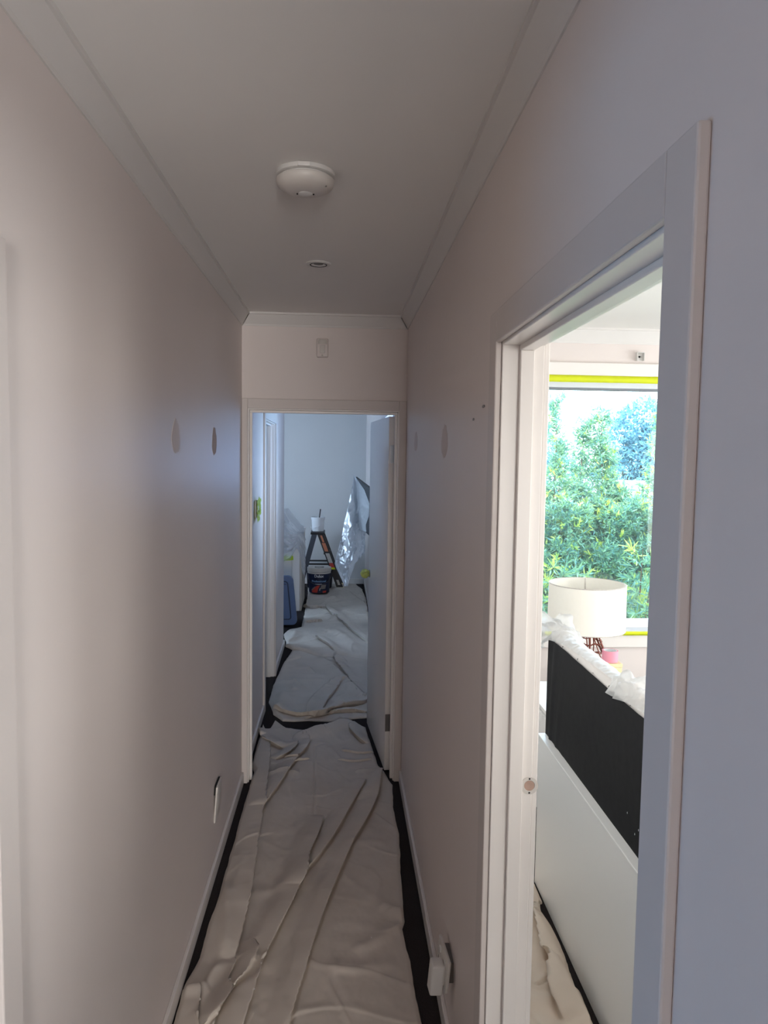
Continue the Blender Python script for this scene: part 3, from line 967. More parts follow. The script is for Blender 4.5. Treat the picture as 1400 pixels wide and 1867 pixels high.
obj('lamp_lens', bm, M['grey_plastic'], t, True, label='dark unlit lamp lens')

# motion sensor above the inner doorway
t = thing('motion_sensor', 'small white rounded motion sensor high on the wall above the inner doorway', 'motion sensor', (-0.105, YE, 2.375))
bm = bmesh.new()
bx(bm, -0.136, -0.074, YE - 0.030, YE, 2.325, 2.425, 0.008, 3)
obj('housing', bm, M['wall'], t, True)
bm = bmesh.new()
n = 14
prev = None
for i in range(n + 1):
    a = math.pi * i / n
    x = -0.105 - 0.024 * math.cos(a)
    y = YE - 0.029 - 0.011 * math.sin(a)
    cur = [bm.verts.new((x, y, 2.392)), bm.verts.new((x, y, 2.410)), bm.verts.new((-0.105 - 0.018 * math.cos(a), YE - 0.028 - 0.006 * math.sin(a), 2.418))]
    if prev:
        bm.faces.new((prev[0], cur[0], cur[1], prev[1]))
        bm.faces.new((prev[1], cur[1], cur[2], prev[2]))
    prev = cur
obj('lens_hood', bm, M['plastic_warm'], t, True)
bm = bmesh.new()
bx(bm, -0.119, -0.091, YE - 0.034, YE - 0.028, 2.345, 2.388, 0.003)
obj('lens_window', bm, M['plastic_warm'], t, True)
bm = bmesh.new()
bmesh.ops.create_icosphere(bm, subdivisions=2, radius=0.005, matrix=Matrix.Translation((-0.105, YE - 0.030, 2.335)))
obj('indicator_light', bm, M['sticker'], t, True)

# blank plate loose on the left wall
t = thing('wall_plate', 'white wall plate standing loose off the left wall above the skirting', 'wall plate', (XL, 3.15, 0.30))
mt = Matrix.Translation((XL, 3.15, 0.30)) @ Matrix.Rotation(R(4), 4, 'Y')
bm = bmesh.new()
bx(bm, 0.0035, 0.0115, -0.058, 0.058, -0.075, 0.085, 0.003, 2, mt)
obj('plate', bm, M['plastic_warm'], t, True)
bm = bmesh.new()
bx(bm, -0.0035, 0.0032, -0.050, 0.055, 0.045, 0.083, 0.0, 1, mt)  # near-black block: the gap's shade is put in as colour
obj('gap_shade', bm, M['dark'], t, label='dark block painting the shaded gap behind the plate')
bm = bmesh.new()
bx(bm, 0.0113, 0.0128, -0.035, 0.035, -0.03, 0.04, 0.0008, 1, mt)
obj('cover_insert', bm, M['plastic'], t, True)

# power outlet pulled off the right wall, with a charger plugged in
t = thing('power_outlet', 'white power outlet hanging loose from the right wall near the floor', 'power outlet', (XR, 2.13, 0.27))
mt = Matrix.Translation((XR, 2.13, 0.262)) @ Matrix.Rotation(R(4), 4, 'Z') @ Matrix.Rotation(R(5), 4, 'Y')
bm = bmesh.new()
bx(bm, -0.030, -0.020, -0.072, 0.062, -0.045, 0.052, 0.003, 2, mt)
obj('outlet_plate', bm, M['plastic_warm'], t, True)
bm = bmesh.new()
bx(bm, -0.021, 0.004, -0.05, 0.045, -0.028, 0.036, 0.002, 1, mt)
obj('outlet_body', bm, M['grey_plastic'], t, True)
for yy in (-0.04, 0.028):
    bm = bmesh.new()
    bx(bm, -0.033, -0.029, yy - 0.007, yy + 0.007, 0.018, 0.036, 0.001, 1, mt)
    obj('rocker_switch', bm, M['plastic'], t, True)
for yy, zz, an in ((0.03, -0.005, 0.5), (0.042, -0.005, -0.5), (0.036, -0.02, 0.0)):
    bm = bmesh.new()
    bx(bm, -0.0305, -0.0295, -0.0012, 0.0012, -0.004, 0.004, 0, 1, mt @ Matrix.Translation((0, yy - 0.002, zz)) @ Matrix.Rotation(an, 4, 'X'))
    obj('socket_slot', bm, M['dark'], t)
bm = bmesh.new()
t = thing('plug_adapter', 'white block plug adapter pushed into the loose power outlet', 'plug adapter', (XR - 0.055, 2.10, 0.22))
bx(bm, -0.072, -0.033, -0.060, -0.012, -0.062, 0.030, 0.006, 3, mt)
obj('adapter_body', bm, M['plastic'], t, True)
bm = bmesh.new()
bx(bm, -0.036, -0.0302, -0.056, -0.016, -0.030, 0.022, 0.002, 2, mt)
obj('adapter_face', bm, M['plastic_warm'], t, True)

# light switch under green tape in the passage
t = thing('light_switch', 'light switch under torn green masking tape on the passage wall', 'light switch', (XL, 4.62, 1.47))
bm = bmesh.new()
bx(bm, XL, XL + 0.009, 4.585, 4.657, 1.415, 1.525, 0.002)
obj('switch_plate', bm, M['plastic'], t, True)
bm = bmesh.new()
bx(bm, XL + 0.008, XL + 0.013, 4.612, 4.630, 1.455, 1.485, 0.001)
obj('rocker_switch', bm, M['plastic'], t, True)
for k, (y0, y1, z0, z1, sd_) in enumerate(((4.54, 4.600, 1.400, 1.530, 3), (4.594, 4.656, 1.400, 1.540, 4), (4.650, 4.720, 1.43, 1.535, 5))):
    ny_, nz_ = 10, 22
    yy, zz = np.meshgrid(np.linspace(y0, y1, ny_), np.linspace(z0, z1, nz_))
    r2 = np.random.default_rng(sd_)
    zz[0] += r2.normal(0, 0.006, ny_)
    zz[-1] += r2.normal(0, 0.006, ny_)
    xx = XL + 0.020 + 0.004 * k * 0.3 + 0.009 * fbm(yy * 60, zz * 40, sd_)
    npmesh('tape_strip', np.stack([xx, yy, zz], -1).reshape(-1, 3), gridfaces(nz_, ny_), M['green_tape'], t)

# ------------------------------------------------------------------ far end of the passage
# step ladder
t = thing('step_ladder', 'low black A-frame step ladder with orange stickers standing by the back wall', 'step ladder', (-0.25, 10.07, 0))
ZT = 0.775
zb = 0.022


def rail(yy, xb, xt, y2, m, wd=0.072):
    b_ = bmesh.new()
    v = []
    for (x, z) in ((xb, zb), (xt, ZT)):
        for dx in (-wd / 2, wd / 2):
            for dy in (-0.012, 0.012):
                v.append(b_.verts.new((x + dx, yy + dy, z)))
    for q in ((0, 1, 3, 2), (4, 6, 7, 5), (0, 4, 5, 1), (2, 3, 7, 6), (0, 2, 6, 4), (1, 5, 7, 3)):
        b_.faces.new([v[i] for i in q])
    return obj('side_rail', b_, m, t)


for yy in (9.90, 10.24):
    rail(yy, 0.005, -0.272, yy, M['black_metal'], 0.088)
    rail(yy, -0.545, -0.345, yy, M['grey_metal'] if yy < 10 else M['black_metal'], 0.07)
for z_, sx in ((0.26, 0), (0.51, 0)):
    xk = 0.005 + (-0.272 - 0.005) * (z_ - zb) / (ZT - zb)
    box('tread', xk - 0.05, xk + 0.035, 9.912, 10.228, z_ - 0.025, z_, M['black_metal'], t, 0.004)
box('top_cap', -0.40, -0.215, 9.885, 10.255, ZT - 0.02, ZT + 0.012, M['black_metal'], t, 0.006)
for z_ in (0.2, 0.45):
    xk = -0.545 + 0.2 * (z_ - zb) / (ZT - zb)
    bm = bmesh.new()
    tube(bm, [(xk, 9.91, z_), (xk, 10.23, z_)], 0.012, 8)
    obj('rear_brace', bm, M['black_metal'], t, True)
for yy in (9.905, 10.235):
    bm = bmesh.new()
    bx(bm, -0.462, -0.105, yy - 0.006, yy + 0.006, 0.345, 0.366)
    obj('spreader', bm, M['black_metal'], t)
for yy in (9.90, 10.24):
    for xx in (0.008, -0.548):
        box('rubber_foot', xx - 0.048, xx + 0.048, yy - 0.018, yy + 0.018, 0.0215, 0.045, M['yellow'] if xx > 0 else M['dark'], t, 0.004)
# stickers on the near front rail
def on_rail(z0, z1, m, nm, w0=-0.034, w1=0.034, lab=None):
    bm = bmesh.new()
    vs = []
    for z_, s in ((z0, w0), (z0, w1), (z1, w1), (z1, w0)):
        xk = 0.005 + (-0.277) * (z_ - zb) / (ZT - zb)
        vs.append((xk + s, z_))
    a_ = [bm.verts.new((x, 9.8865, z)) for x, z in vs]
    b2 = [bm.verts.new((x, 9.8882, z)) for x, z in vs]
    bm.faces.new(a_)
    bm.faces.new(b2[::-1])
    for i in range(4):
        j = (i + 1) % 4
        bm.faces.new((a_[i], b2[i], b2[j], a_[j]))
    o = obj(nm, bm, m, t)
    if lab:
        o['label'] = lab
    return o


on_rail(0.655, 0.745, M['orange'], 'sticker', -0.012, 0.014, 'narrow orange sticker')
on_rail(0.53, 0.645, M['orange'], 'sticker', -0.026, 0.022, 'orange sticker')
on_rail(0.375, 0.505, M['sticker'], 'sticker', -0.028, 0.026, 'pale grey sticker')
on_rail(0.315, 0.372, M['red'], 'sticker', -0.028, 0.028, 'red sticker')
on_rail(0.287, 0.313, M['yellow_tape'], 'sticker', -0.028, 0.028, 'yellow green sticker')
on_rail(0.075, 0.145, M['sticker'], 'sticker', -0.012, 0.02, 'pale sticker near the foot')


def pail(name, label, cx, cy, r0, r1, h, z0, m, cat, lid=None, seg=40):
    t = thing(name, label, cat, (cx, cy, z0))
    bm = bmesh.new()
    th = 0.003
    lathe(bm, [(0.0, 0.0), (r0 - 0.006, 0.0), (r0, 0.006), (r1, h - 0.03), (r1 + 0.006, h - 0.03), (r1 + 0.006, h), (r1 - th, h), (r0 - th, 0.01), (0.0, 0.008)], (cx, cy, z0), seg, cap=False)
    obj('pail_body', bm, m, t, True)
    return t


# white bucket on top of the ladder
bz = ZT + 0.012
tb = pail('bucket', 'small white bucket with a wire handle on top of the step ladder', -0.307, 10.06, 0.078, 0.088, 0.192, bz, M['bucket'], 'bucket')
bm = bmesh.new()
pts = []
for i in range(15):
    a = math.pi * i / 14
    pts.append((-0.307 + 0.097 * math.cos(a) , 10.06 - 0.095 * math.sin(a) * 0.9 - 0.006, bz + 0.118 + 0.062 * math.cos(a) * 0.9 - 0.050 * math.sin(a) + 0.0))
tube(bm, pts, 0.003, 8)
obj('handle', bm, M['bucket'], tb, True)
t = thing('paint_stirrer', 'dark stick standing up in the white bucket on the ladder', 'stick', (-0.285, 10.06, bz + 0.02))
bm = bmesh.new()
tube(bm, [(-0.31, 10.04, bz + 0.02), (-0.275, 10.075, bz + 0.30)], [0.007, 0.0085], 8)
obj('handle', bm, M['stick'], t, True)
bm = bmesh.new()
bx(bm, -0.33, -0.29, 10.03, 10.045, bz + 0.012, bz + 0.07, 0.003)
obj('bristles', bm, M['timber'], t)

# big paint pail in front, a second dark one behind it
PX, PY, PZ = -0.272, 9.60, 0.034
t = pail('paint_pail', 'large navy paint pail with a white lid and printed label in front of the ladder', PX, PY, 0.132, 0.146, 0.325, PZ, M['navy'], 'paint pail')
bm = bmesh.new()
lathe(bm, [(0.1535, -0.045), (0.157, -0.043), (0.157, 0.0), (0.150, 0.006), (0.128, 0.006), (0.122, -0.002), (0.06, -0.002), (0.055, 0.003), (0.0, 0.003)], (PX, PY, PZ + 0.325), 48, cap=False)
obj('lid', bm, M['plastic_warm'], t, True, label='white clip-on lid')
bm = bmesh.new()
lathe(bm, [(0.1495, 0.255), (0.152, 0.256), (0.152, 0.276), (0.1495, 0.277)], (PX, PY, PZ), 48, cap=False)
obj('rib_band', bm, M['plastic_warm'], t, True)
bm = bmesh.new()
lathe(bm, [(0.062, 0.0022), (0.062, 0.006), (0.050, 0.006), (0.050, 0.0022)], (PX, PY, PZ + 0.325), 32, cap=False)
obj('pour_cap', bm, M['grey_plastic'], t, True)
bm = bmesh.new()
pts = []
for i in range(21):
    a = math.pi * i / 20
    pts.append((PX + 0.158 * math.cos(a), PY - 0.158 * math.sin(a) - 0.004, PZ + 0.235 - 0.115 * math.sin(a)))
tube(bm, pts, 0.0032, 8)
obj('handle', bm, M['steel'], t, True, label='thin wire handle')
for sx in (-1, 1):
    box('handle_lug', PX + sx * 0.150 - 0.012, PX + sx * 0.150 + 0.012, PY - 0.018, PY + 0.018, PZ + 0.205, PZ + 0.25, M['navy'], t, 0.004)


def wrap(me, cx, cy, rad0, rad1, z0, h):
    """bend a flat mesh (x across, z up, y = thickness) round a tapered pail"""
    for v in me.vertices:
        k = (v.co.z - z0) / h
        rad = rad0 + (rad1 - rad0) * k + v.co.y
        a = v.co.x / rad0
        v.co = Vector((cx + rad * math.sin(a), cy - rad * math.cos(a), v.co.z))


def pail_text(body, size, z, m, nm, xoff=0.0, width=None):
    cu = bpy.data.curves.new('t', 'FONT')
    cu.body = body
    cu.size = size
    cu.align_x = 'CENTER'
    cu.extrude = 0.0006
    cu.offset = 0.0012
    cu.resolution_u = 3
    to = bpy.data.objects.new('t', cu)
    COL.objects.link(to)
    dg = bpy.context.evaluated_depsgraph_get()
    me = bpy.data.meshes.new_from_object(to.evaluated_get(dg))
    bpy.data.objects.remove(to)
    xs = [v.co.x for v in me.vertices]
    sc = (width / (max(xs) - min(xs))) if width else 1.0
    for v in me.vertices:
        v.co = Vector((v.co.x * sc + xoff, 0.0012 + v.co.z, v.co.y + z))
    wrap(me, PX, PY, 0.133, 0.147, PZ, 0.325)
    me.materials.clear()
    me.materials.append(m)
    o = bpy.data.objects.new(nm, me)
    COL.objects.link(o)
    o.parent = t
    o.matrix_parent_inverse = Matrix.Translation(-t.location)
    return o


def pail_shape(poly, m, nm, out=0.001):
    bm = bmesh.new()
    zs = [q[1] for q in poly]
    vs = [bm.verts.new((x, out, z)) for x, z in poly]
    f_ = bm.faces.new(vs)
    bmesh.ops.triangulate(bm, faces=[f_])
    bmesh.ops.subdivide_edges(bm, edges=bm.edges[:], cuts=4, use_grid_fill=True)
    me = bpy.data.meshes.new(nm)
    bm.to_mesh(me)
    bm.free()
    wrap(me, PX, PY, 0.133, 0.147, PZ, 0.325)
    me.materials.append(m)
    o = bpy.data.objects.new(nm, me)
    COL.objects.link(o)
    o.parent = t
    o.matrix_parent_inverse = Matrix.Translation(-t.location)
    return o


pail_text('Dulux', 0.050, PZ + 0.212, M['letter'], 'label_lettering', 0.0, 0.115)
pail_text('Professional', 0.034, PZ + 0.150, M['ltblue_print'], 'label_lettering', 0.0, 0.185)
pail_shape([(-0.05, PZ + 0.118), (0.04, PZ + 0.118), (0.04, PZ + 0.127), (-0.05, PZ + 0.127)], M['letter'], 'label_bar')
pail_shape([(-0.10, PZ + 0.05), (-0.02, PZ + 0.105), (0.015, PZ + 0.108), (-0.01, PZ + 0.06), (-0.02, PZ + 0.012), (-0.095, PZ + 0.012), (-0.075, PZ + 0.04)], M['red'], 'label_print').__setitem__('label', 'red printed swoosh on the label')
pail_shape([(-0.105, PZ + 0.05), (-0.045, PZ + 0.098), (-0.05, PZ + 0.075), (-0.095, PZ + 0.035)], M['grey_print'], 'label_print', 0.0016)
pail_shape([(0.02, PZ + 0.06), (0.03, PZ + 0.112), (0.10, PZ + 0.116), (0.085, PZ + 0.06)], M['grey_print'], 'label_print')
pail_shape([(0.005, PZ + 0.04), (0.012, PZ + 0.075), (0.02, PZ + 0.075), (0.016, PZ + 0.04)], M['sticker'], 'label_print', 0.0016)
pail_shape([(0.05, PZ + 0.010), (0.05, PZ + 0.034), (0.105, PZ + 0.034), (0.10, PZ + 0.010)], M['red'], 'label_print')

t = pail('paint_pail', 'dark paint pail half hidden behind the pail with the printed label', -0.275, 9.952, 0.165, 0.178, 0.25, 0.032, M['dark_navy'], 'paint pail')

# cabinet on the left with worktop, appliance and plastic
t = thing('cabinet', 'low white cabinet half hidden by the passage corner, plastic film over its top', 'cabinet', (-0.9, 8.9, 0))
box('cabinet_body', -1.55, -0.468, 8.57, 9.35, 0.02, 0.875, M['cabinet'], t)
box('end_panel', -0.468, -0.448, 8.555, 9.36, 0.0, 0.875, M['cabinet_side'], t, 0.002, label='beige end panel')
box('cabinet_door', -1.05, -0.562, 8.553, 8.57, 0.08, 0.868, M['cabinet'], t, 0.002)
box('cabinet_door', -1.545, -1.055, 8.553, 8.57, 0.08, 0.868, M['cabinet'], t, 0.002)
box('corner_stile', -0.557, -0.470, 8.553, 8.57, 0.0, 0.875, M['cabinet'], t, 0.002)
t = box('worktop', -1.56, -0.440, 8.53, 9.37, 0.876, 0.910, M['worktop'], None, 0.004)
tag(t, 'white worktop lying on the low cabinet, under plastic film', 'worktop')
t = thing('appliance', 'pale boxy appliance with a dark window on the worktop, under plastic film', 'appliance', (-0.85, 8.8, 0.91))
box('appliance_body', -1.10, -0.640, 8.62, 9.02, 0.911, 1.13, M['cabinet'], t, 0.01)
box('appliance_window', -1.05, -0.720, 8.612, 8.622, 0.945, 1.095, M['tv'], t, 0.004)
box('control_panel', -0.705, -0.655, 8.612, 8.622, 0.945, 1.095, M['grey_plastic'], t, 0.003)

# film over the cabinet: profile rows in x, hanging down in front
nu, nv = 90, 120
u = np.linspace(-1.5, -0.40, nu)
V = np.zeros((nv, nu, 3))
top = np.interp(u, [-1.5, -1.15, -1.10, -0.64, -0.58, -0.50, -0.43, -0.40], [0.93, 0.94, 1.14, 1.14, 1.06, 0.955, 0.915, 0.83])
hem = np.interp(u, [-1.5, -0.9, -0.66, -0.56, -0.50, -0.46, -0.43, -0.40], [0.58, 0.56, 0.56, 0.62, 0.74, 0.66, 0.44, 0.40])
for i in range(nv):
    v = i / (nv - 1)
    if v < 0.35:
        k = v / 0.35
        y = 9.2 - k * (9.2 - 8.60)
        z = top + 0.02 * np.sin(k * 9 + u * 20) * 0.5
        y = np.full(nu, y)
    else:
        k = (v - 0.35) / 0.65
        yf = 8.60 - 0.085 * min(1, k * 3.2)
        y = np.full(nu, yf)
        z = top + (hem - top) * k
    V[i, :, 0] = u + 0.02 * fbm(u * 9, np.full(nu, v * 6.0), 71)
    V[i, :, 1] = y - 0.020 - 0.075 * np.clip(fbm(u * 6 + v * 3, np.full(nu, v * 7.0) - u * 3, 72), -0.2, 1) * (0.4 + v)
    V[i, :, 2] = z + 0.035 * np.abs(fbm(u * 8, np.full(nu, v * 9.0), 73))
V[:, :, 1] = np.minimum(V[:, :, 1], np.where(V[:, :, 2] < 0.93, 8.520, 9.5))
t = npmesh('plastic_film', V.reshape(-1, 3), gridfaces(nv, nu), M['film'])
tag(t, 'clear plastic film draped over the cabinet and appliance on the left', 'plastic film')
# green tape strip holding the film
bm = bmesh.new()
nseg = 12
prev = None
for i in range(nseg + 1):
    k = i / nseg
    x = -1.0 + 0.46 * k
    z = 0.535 + 0.075 * k + 0.004 * math.sin(k * 11)
    y = 8.508 + 0.002 * math.sin(k * 17)
    cur = [bm.verts.new((x, y, z)), bm.verts.new((x - 0.004, y - 0.001, z + 0.048))]
    if prev:
        bm.faces.new((prev[0], cur[0], cur[1], prev[1]))
    prev = cur
t = obj('masking_tape', bm, M['green_tape'])
tag(t, 'strip of green masking tape holding plastic film to the cabinet front', 'masking tape')
sol = t.modifiers.new('s', 'SOLIDIFY')
sol.thickness = 0.001

# blue storage tub on its side, lid facing the camera
t = thing('storage_tub', 'blue plastic storage tub on its side with its ribbed lid facing out, beside the cabinet', 'storage tub', (-0.8, 7.9, 0))


def rrect(x0, x1, z0, z1, r, lean, n=6):
    o_ = []
    for (cx_, cz_, a0) in ((x1 - r, z0 + r, -90), (x1 - r, z1 - r, 0), (x0 + r, z1 - r, 90), (x0 + r, z0 + r, 180)):
        for i in range(n + 1):
            a = R(a0 + 90 * i / n)
            x, z = cx_ + r * math.cos(a), cz_ + r * math.sin(a)
            o_.append((x - lean * z, z))
    return o_


def slab(name, pl, y0, y1, m, parent, pl2=None, label=None):
    bm = bmesh.new()
    a_ = [bm.verts.new((x, y0, z)) for x, z in pl]
    b2 = [bm.verts.new((x, y1, z)) for x, z in (pl2 or pl)]
    n_ = len(pl)
    bm.faces.new(a_)
    bm.faces.new(b2[::-1])
    for i in range(n_):
        j = (i + 1) % n_
        bm.faces.new((a_[i], b2[i], b2[j], a_[j]))
    return obj(name, bm, m, parent, label=label)


LE = 0.10
slab('tub_lid', rrect(-1.19, -0.440, 0.030, 0.552, 0.055, LE), 7.70, 7.735, M['tub'], t)
slab('tub_body', rrect(-1.16, -0.465, 0.032, 0.53, 0.05, LE), 7.736, 8.12, M['tub'], t, rrect(-1.11, -0.52, 0.033, 0.48, 0.05, LE))
bm = bmesh.new()
inn = [(x, 7.698, z) for x, z in rrect(-1.13, -0.500, 0.09, 0.492, 0.03, LE)]
tube(bm, inn, 0.006, 6, closed=True)
obj('lid_groove', bm, M['tub_dark'], t, True)
bm = bmesh.new()
tube(bm, [(-0.600 - LE * 0.1, 7.698, 0.10), (-0.600 - LE * 0.49, 7.698, 0.485)], 0.005, 6)
obj('lid_rib', bm, M['tub_dark'], t, True)
bm = bmesh.new()
tube(bm, [(-1.10, 7.698, 0.46), (-0.56, 7.698, 0.46)], 0.004, 6)
obj('lid_rib', bm, M['tub_dark'], t, True)

# television on a swing arm, draped with plastic sheeting
t = thing('television', 'dark television on a wall arm, tilted under hanging plastic sheeting', 'television', (0.30, 7.8, 1.3))
TL, TR, BLc = Vector((0.150, 8.10, 1.585)), Vector((0.316, 7.50, 1.470)), Vector((0.158, 8.06, 1.09))
ux = (TR - TL)
uz = (BLc - TL)
nn = ux.cross(uz).normalized()
if nn.x > 0:
    nn = -nn


def tvbox(name, a0, a1, b0, b1, d0, d1, m):
    bm = bmesh.new()
    vs = []
    for d in (d0, d1):
        for a, b in ((a0, b0), (a1, b0), (a1, b1), (a0, b1)):
            vs.append(bm.verts.new(TL + ux * a + uz * b + nn * d))
    for q in ((0, 1, 2, 3), (4, 7, 6, 5), (0, 4, 5, 1), (1, 5, 6, 2), (2, 6, 7, 3), (3, 7, 4, 0)):
        bm.faces.new([vs[i] for i in q])
    return obj(name, bm, m, t)


tvbox('casing', 0, 1, 0, 1, -0.028, 0.0, M['tv_back'])
tvbox('screen', 0.015, 0.985, 0.02, 0.96, 0.0, 0.002, M['tv'])
bm = bmesh.new()
tube(bm, [(0.330, 7.85, 1.33), (0.29, 7.82, 1.32), (0.262, 7.78, 1.31)], 0.014, 8)
obj('wall_arm', bm, M['black_metal'], t, True)
box('wall_bracket', 0.334, 0.3495, 7.78, 7.92, 1.24, 1.42, M['black_metal'], t, 0.002)
bm = bmesh.new()
tube(bm, [(0.335, 7.40, 1.20), (0.338, 7.40, 1.05), (0.335, 7.40, 0.8), (0.322, 7.42, 0.55), (0.305, 7.45, 0.40), (0.318, 7.45, 0.22), (0.325, 7.46, 0.06)], 0.005, 8)
t = obj('power_cable', bm, M['cable'], None, True)
tag(t, 'dark cable hanging down the right wall below the television', 'cable')

# plastic sheeting
ROW = [  # z, x left, x right, y
    (1.605, 0.140, 0.150, 8.05), (1.56, 0.132, 0.175, 8.03), (1.46, 0.115, 0.245, 7.98), (1.33, 0.090, 0.292, 7.93), (1.20, 0.064, 0.290, 7.90), (1.10, 0.040, 0.262, 7.88),
    (1.02, 0.026, 0.268, 7.86), (0.93, 0.006, 0.262, 7.85), (0.85, -0.012, 0.272, 7.84), (0.78, -0.032, 0.262, 7.83), (0.71, -0.052, 0.205, 7.83), (0.66, -0.058, 0.160, 7.84),
    (0.60, -0.035, 0.145, 7.86), (0.52, 0.000, 0.112, 7.88), (0.46, 0.030, 0.092, 7.88), (0.415, 0.050, 0.086, 7.88)]
RZ = np.array([r_[0] for r_ in ROW])[::-1]
nz, nx_ = 200, 90
zs = np.linspace(1.605, 0.415, nz)
xl = np.interp(zs, RZ, np.array([r_[1] for r_ in ROW])[::-1])
xr = np.interp(zs, RZ, np.array([r_[2] for r_ in ROW])[::-1])
yy = np.interp(zs, RZ, np.array([r_[3] for r_ in ROW])[::-1])
uu = np.linspace(0, 1, nx_)
X = xl[:, None] * (1 - uu) + xr[:, None] * uu
wv = (xr - xl)[:, None]
ZZ = np.repeat(zs[:, None], nx_, 1)
def ridge(a, b, sd_):
    return np.clip(0.22 - np.abs(fbm(a, b, sd_, 2)), 0, 1)


# follows the tilted television on the right-hand side
Yq = yy[:, None] - 0.42 * np.clip(X - 0.17, 0, 1) * np.clip((ZZ - 0.9) / 0.3, 0, 1) * 3.0
Yq = Yq - 0.055 * np.sin(uu * 7 + ZZ * 5) * np.clip(wv * 5, 0.2, 1) - 0.11 * fbm(X * 9 + ZZ * 2, ZZ * 5 - X * 4, 81) * np.clip(wv * 4, 0.1, 1)
Yq -= 0.05 * np.abs(fbm(X * 16 - ZZ * 7, ZZ * 9 + X * 12, 84)) * np.clip((1.0 - ZZ) * 4, 0, 1)
PL = TL.y - (nn.x * (X - TL.x) + nn.z * (ZZ - TL.z)) / nn.y
Yq = np.where((ZZ > 1.02) & (X > 0.12), np.minimum(Yq, PL - 0.02 - 0.03 * np.abs(fbm(X * 14 + ZZ * 6, ZZ * 8 - X * 6, 87))), Yq)
Yq = Yq - 0.05 * ridge(X * 13 + ZZ * 5, ZZ * 6 - X * 9, 131) * np.clip(wv * 5, 0.2, 1) - 0.06 * ridge(X * 8 - ZZ * 9, ZZ * 8 + X * 4, 137) * np.clip((1.25 - ZZ) * 4, 0.15, 1)
t = npmesh('plastic_sheet', np.stack([X, Yq, ZZ], -1).reshape(-1, 3), gridfaces(nz, nx_), M['film_mid'])
tag(t, 'crumpled translucent plastic sheet hanging off the television', 'plastic sheet')

# ------------------------------------------------------------------ bedroom
# bed seen from behind its headboard
t = thing('bed', 'white bed pulled off the wall, its black fabric headboard back facing the doorway', 'bed', (1.6, 1.85, 0))
box('bed_base', 0.842, 0.98, 0.62, 2.985, 0.0, 0.640, M['white_lam'], t, 0.003)
box('base_ledge', 0.838, 0.98, 0.615, 2.99, 0.6405, 0.652, M['white_lam'], t, 0.002)
box('bed_frame', 0.98, 2.95, 0.70, 2.90, 0.10, 0.36, M['upholstery'], t, 0.02)
box('mattress', 0.985, 2.93, 0.73, 2.87, 0.36, 0.58, M['upholstery'], t, 0.05)
for px_, py_ in ((2.85, 0.8), (2.85, 2.8)):
    box('leg', px_ - 0.03, px_ + 0.03, py_ - 0.03, py_ + 0.03, 0.0, 0.10, M['white_lam'], t, 0.003)
# upholstered headboard, rounded top
HBX, HBZ, HBR = 0.9145, 1.052, 0.040
ny_ = 120
ysb = np.linspace(0.66, 2.985, ny_)
prof = []
for (x, z) in ((0.8745, 0.652), (0.8745, 0.85), (0.8745, 1.035)):
    prof.append((x, z))
for k in range(13):
    a = math.pi - math.pi * k / 12
    prof.append((HBX + HBR * math.cos(a), HBZ + HBR * math.sin(a)))
prof += [(HBX + HBR, 0.85), (HBX + HBR, 0.652)]
prof = np.array(prof)
npf = len(prof)
V = np.zeros((ny_, npf, 3))
V[:, :, 0] = prof[None, :, 0]
V[:, :, 2] = prof[None, :, 1]
V[:, :, 1] = ysb[:, None]
pk = fbm(V[:, :, 1] * 9, V[:, :, 2] * 12 + V[:, :, 0] * 9, 91)
V[:, :, 2] += np.where(V[:, :, 2] > 1.05, 0.010 * pk, 0)
V = V.reshape(-1, 3)
F = gridfaces(ny_, npf)
hb = npmesh('headboard', V, F, M['upholstery'], t)
for s in (0, ny_ - 1):
    bm = bmesh.new()
    bm.faces.new([bm.verts.new((x, ysb[s], z)) for x, z in prof])
    obj('headboard_end', bm, M['upholstery'], t)
# black backing fabric with soft pulls near its far end
nyb, nzb = 160, 60
yb_, zb_ = np.meshgrid(np.linspace(0.66, 2.983, nyb), np.linspace(0.6525, 1.066, nzb))
kz = (zb_ - 0.6525) / 0.4135
xb_ = 0.8705 - 0.007 * np.clip(np.sin((yb_ - 2.98) * 42 * (1 + 0.8 * (1 - kz))) , 0, 1) * np.clip((yb_ - 2.72) / 0.25, 0, 1) - 0.0008 * np.abs(fbm(yb_ * 5, zb_ * 9, 93))
zb_ = zb_ + np.where(kz > 0.98, 0.004 * fbm(yb_ * 8, yb_ * 0, 94), 0)
npmesh('backing_fabric', np.stack([xb_, yb_, zb_], -1).reshape(-1, 3), gridfaces(nzb, nyb), M['black_fabric'], t).__setitem__('label', 'black lining fabric stapled over the headboard back')
bm = bmesh.new()
r_ = random.Random(4)
for yv in (2.80, 2.62, 2.45, 2.30, 2.12, 1.95, 1.80):
    bx(bm, 0.8725, 0.8742, yv - 0.006, yv + 0.006, 1.0695, 1.071, 0, 1, Matrix.Translation((0, yv, 1.075)) @ Matrix.Rotation(r_.uniform(-1, 1), 4, 'X') @ Matrix.Translation((0, -yv, -1.075)))
obj('staple', bm, M['steel'], t, kind='stuff')
for yv, zv in ((1.975, 0.76), (2.015, 0.735), (2.04, 0.71), (2.10, 0.745)):
    bm = bmesh.new()
    bmesh.ops.create_icosphere(bm, subdivisions=1, radius=0.0028, matrix=Matrix.Translation((0.8693, yv, zv)) @ Matrix.Diagonal((0.25, 0.7, 1.4, 1)))
    obj('lint_speck', bm, M['letter'], t)


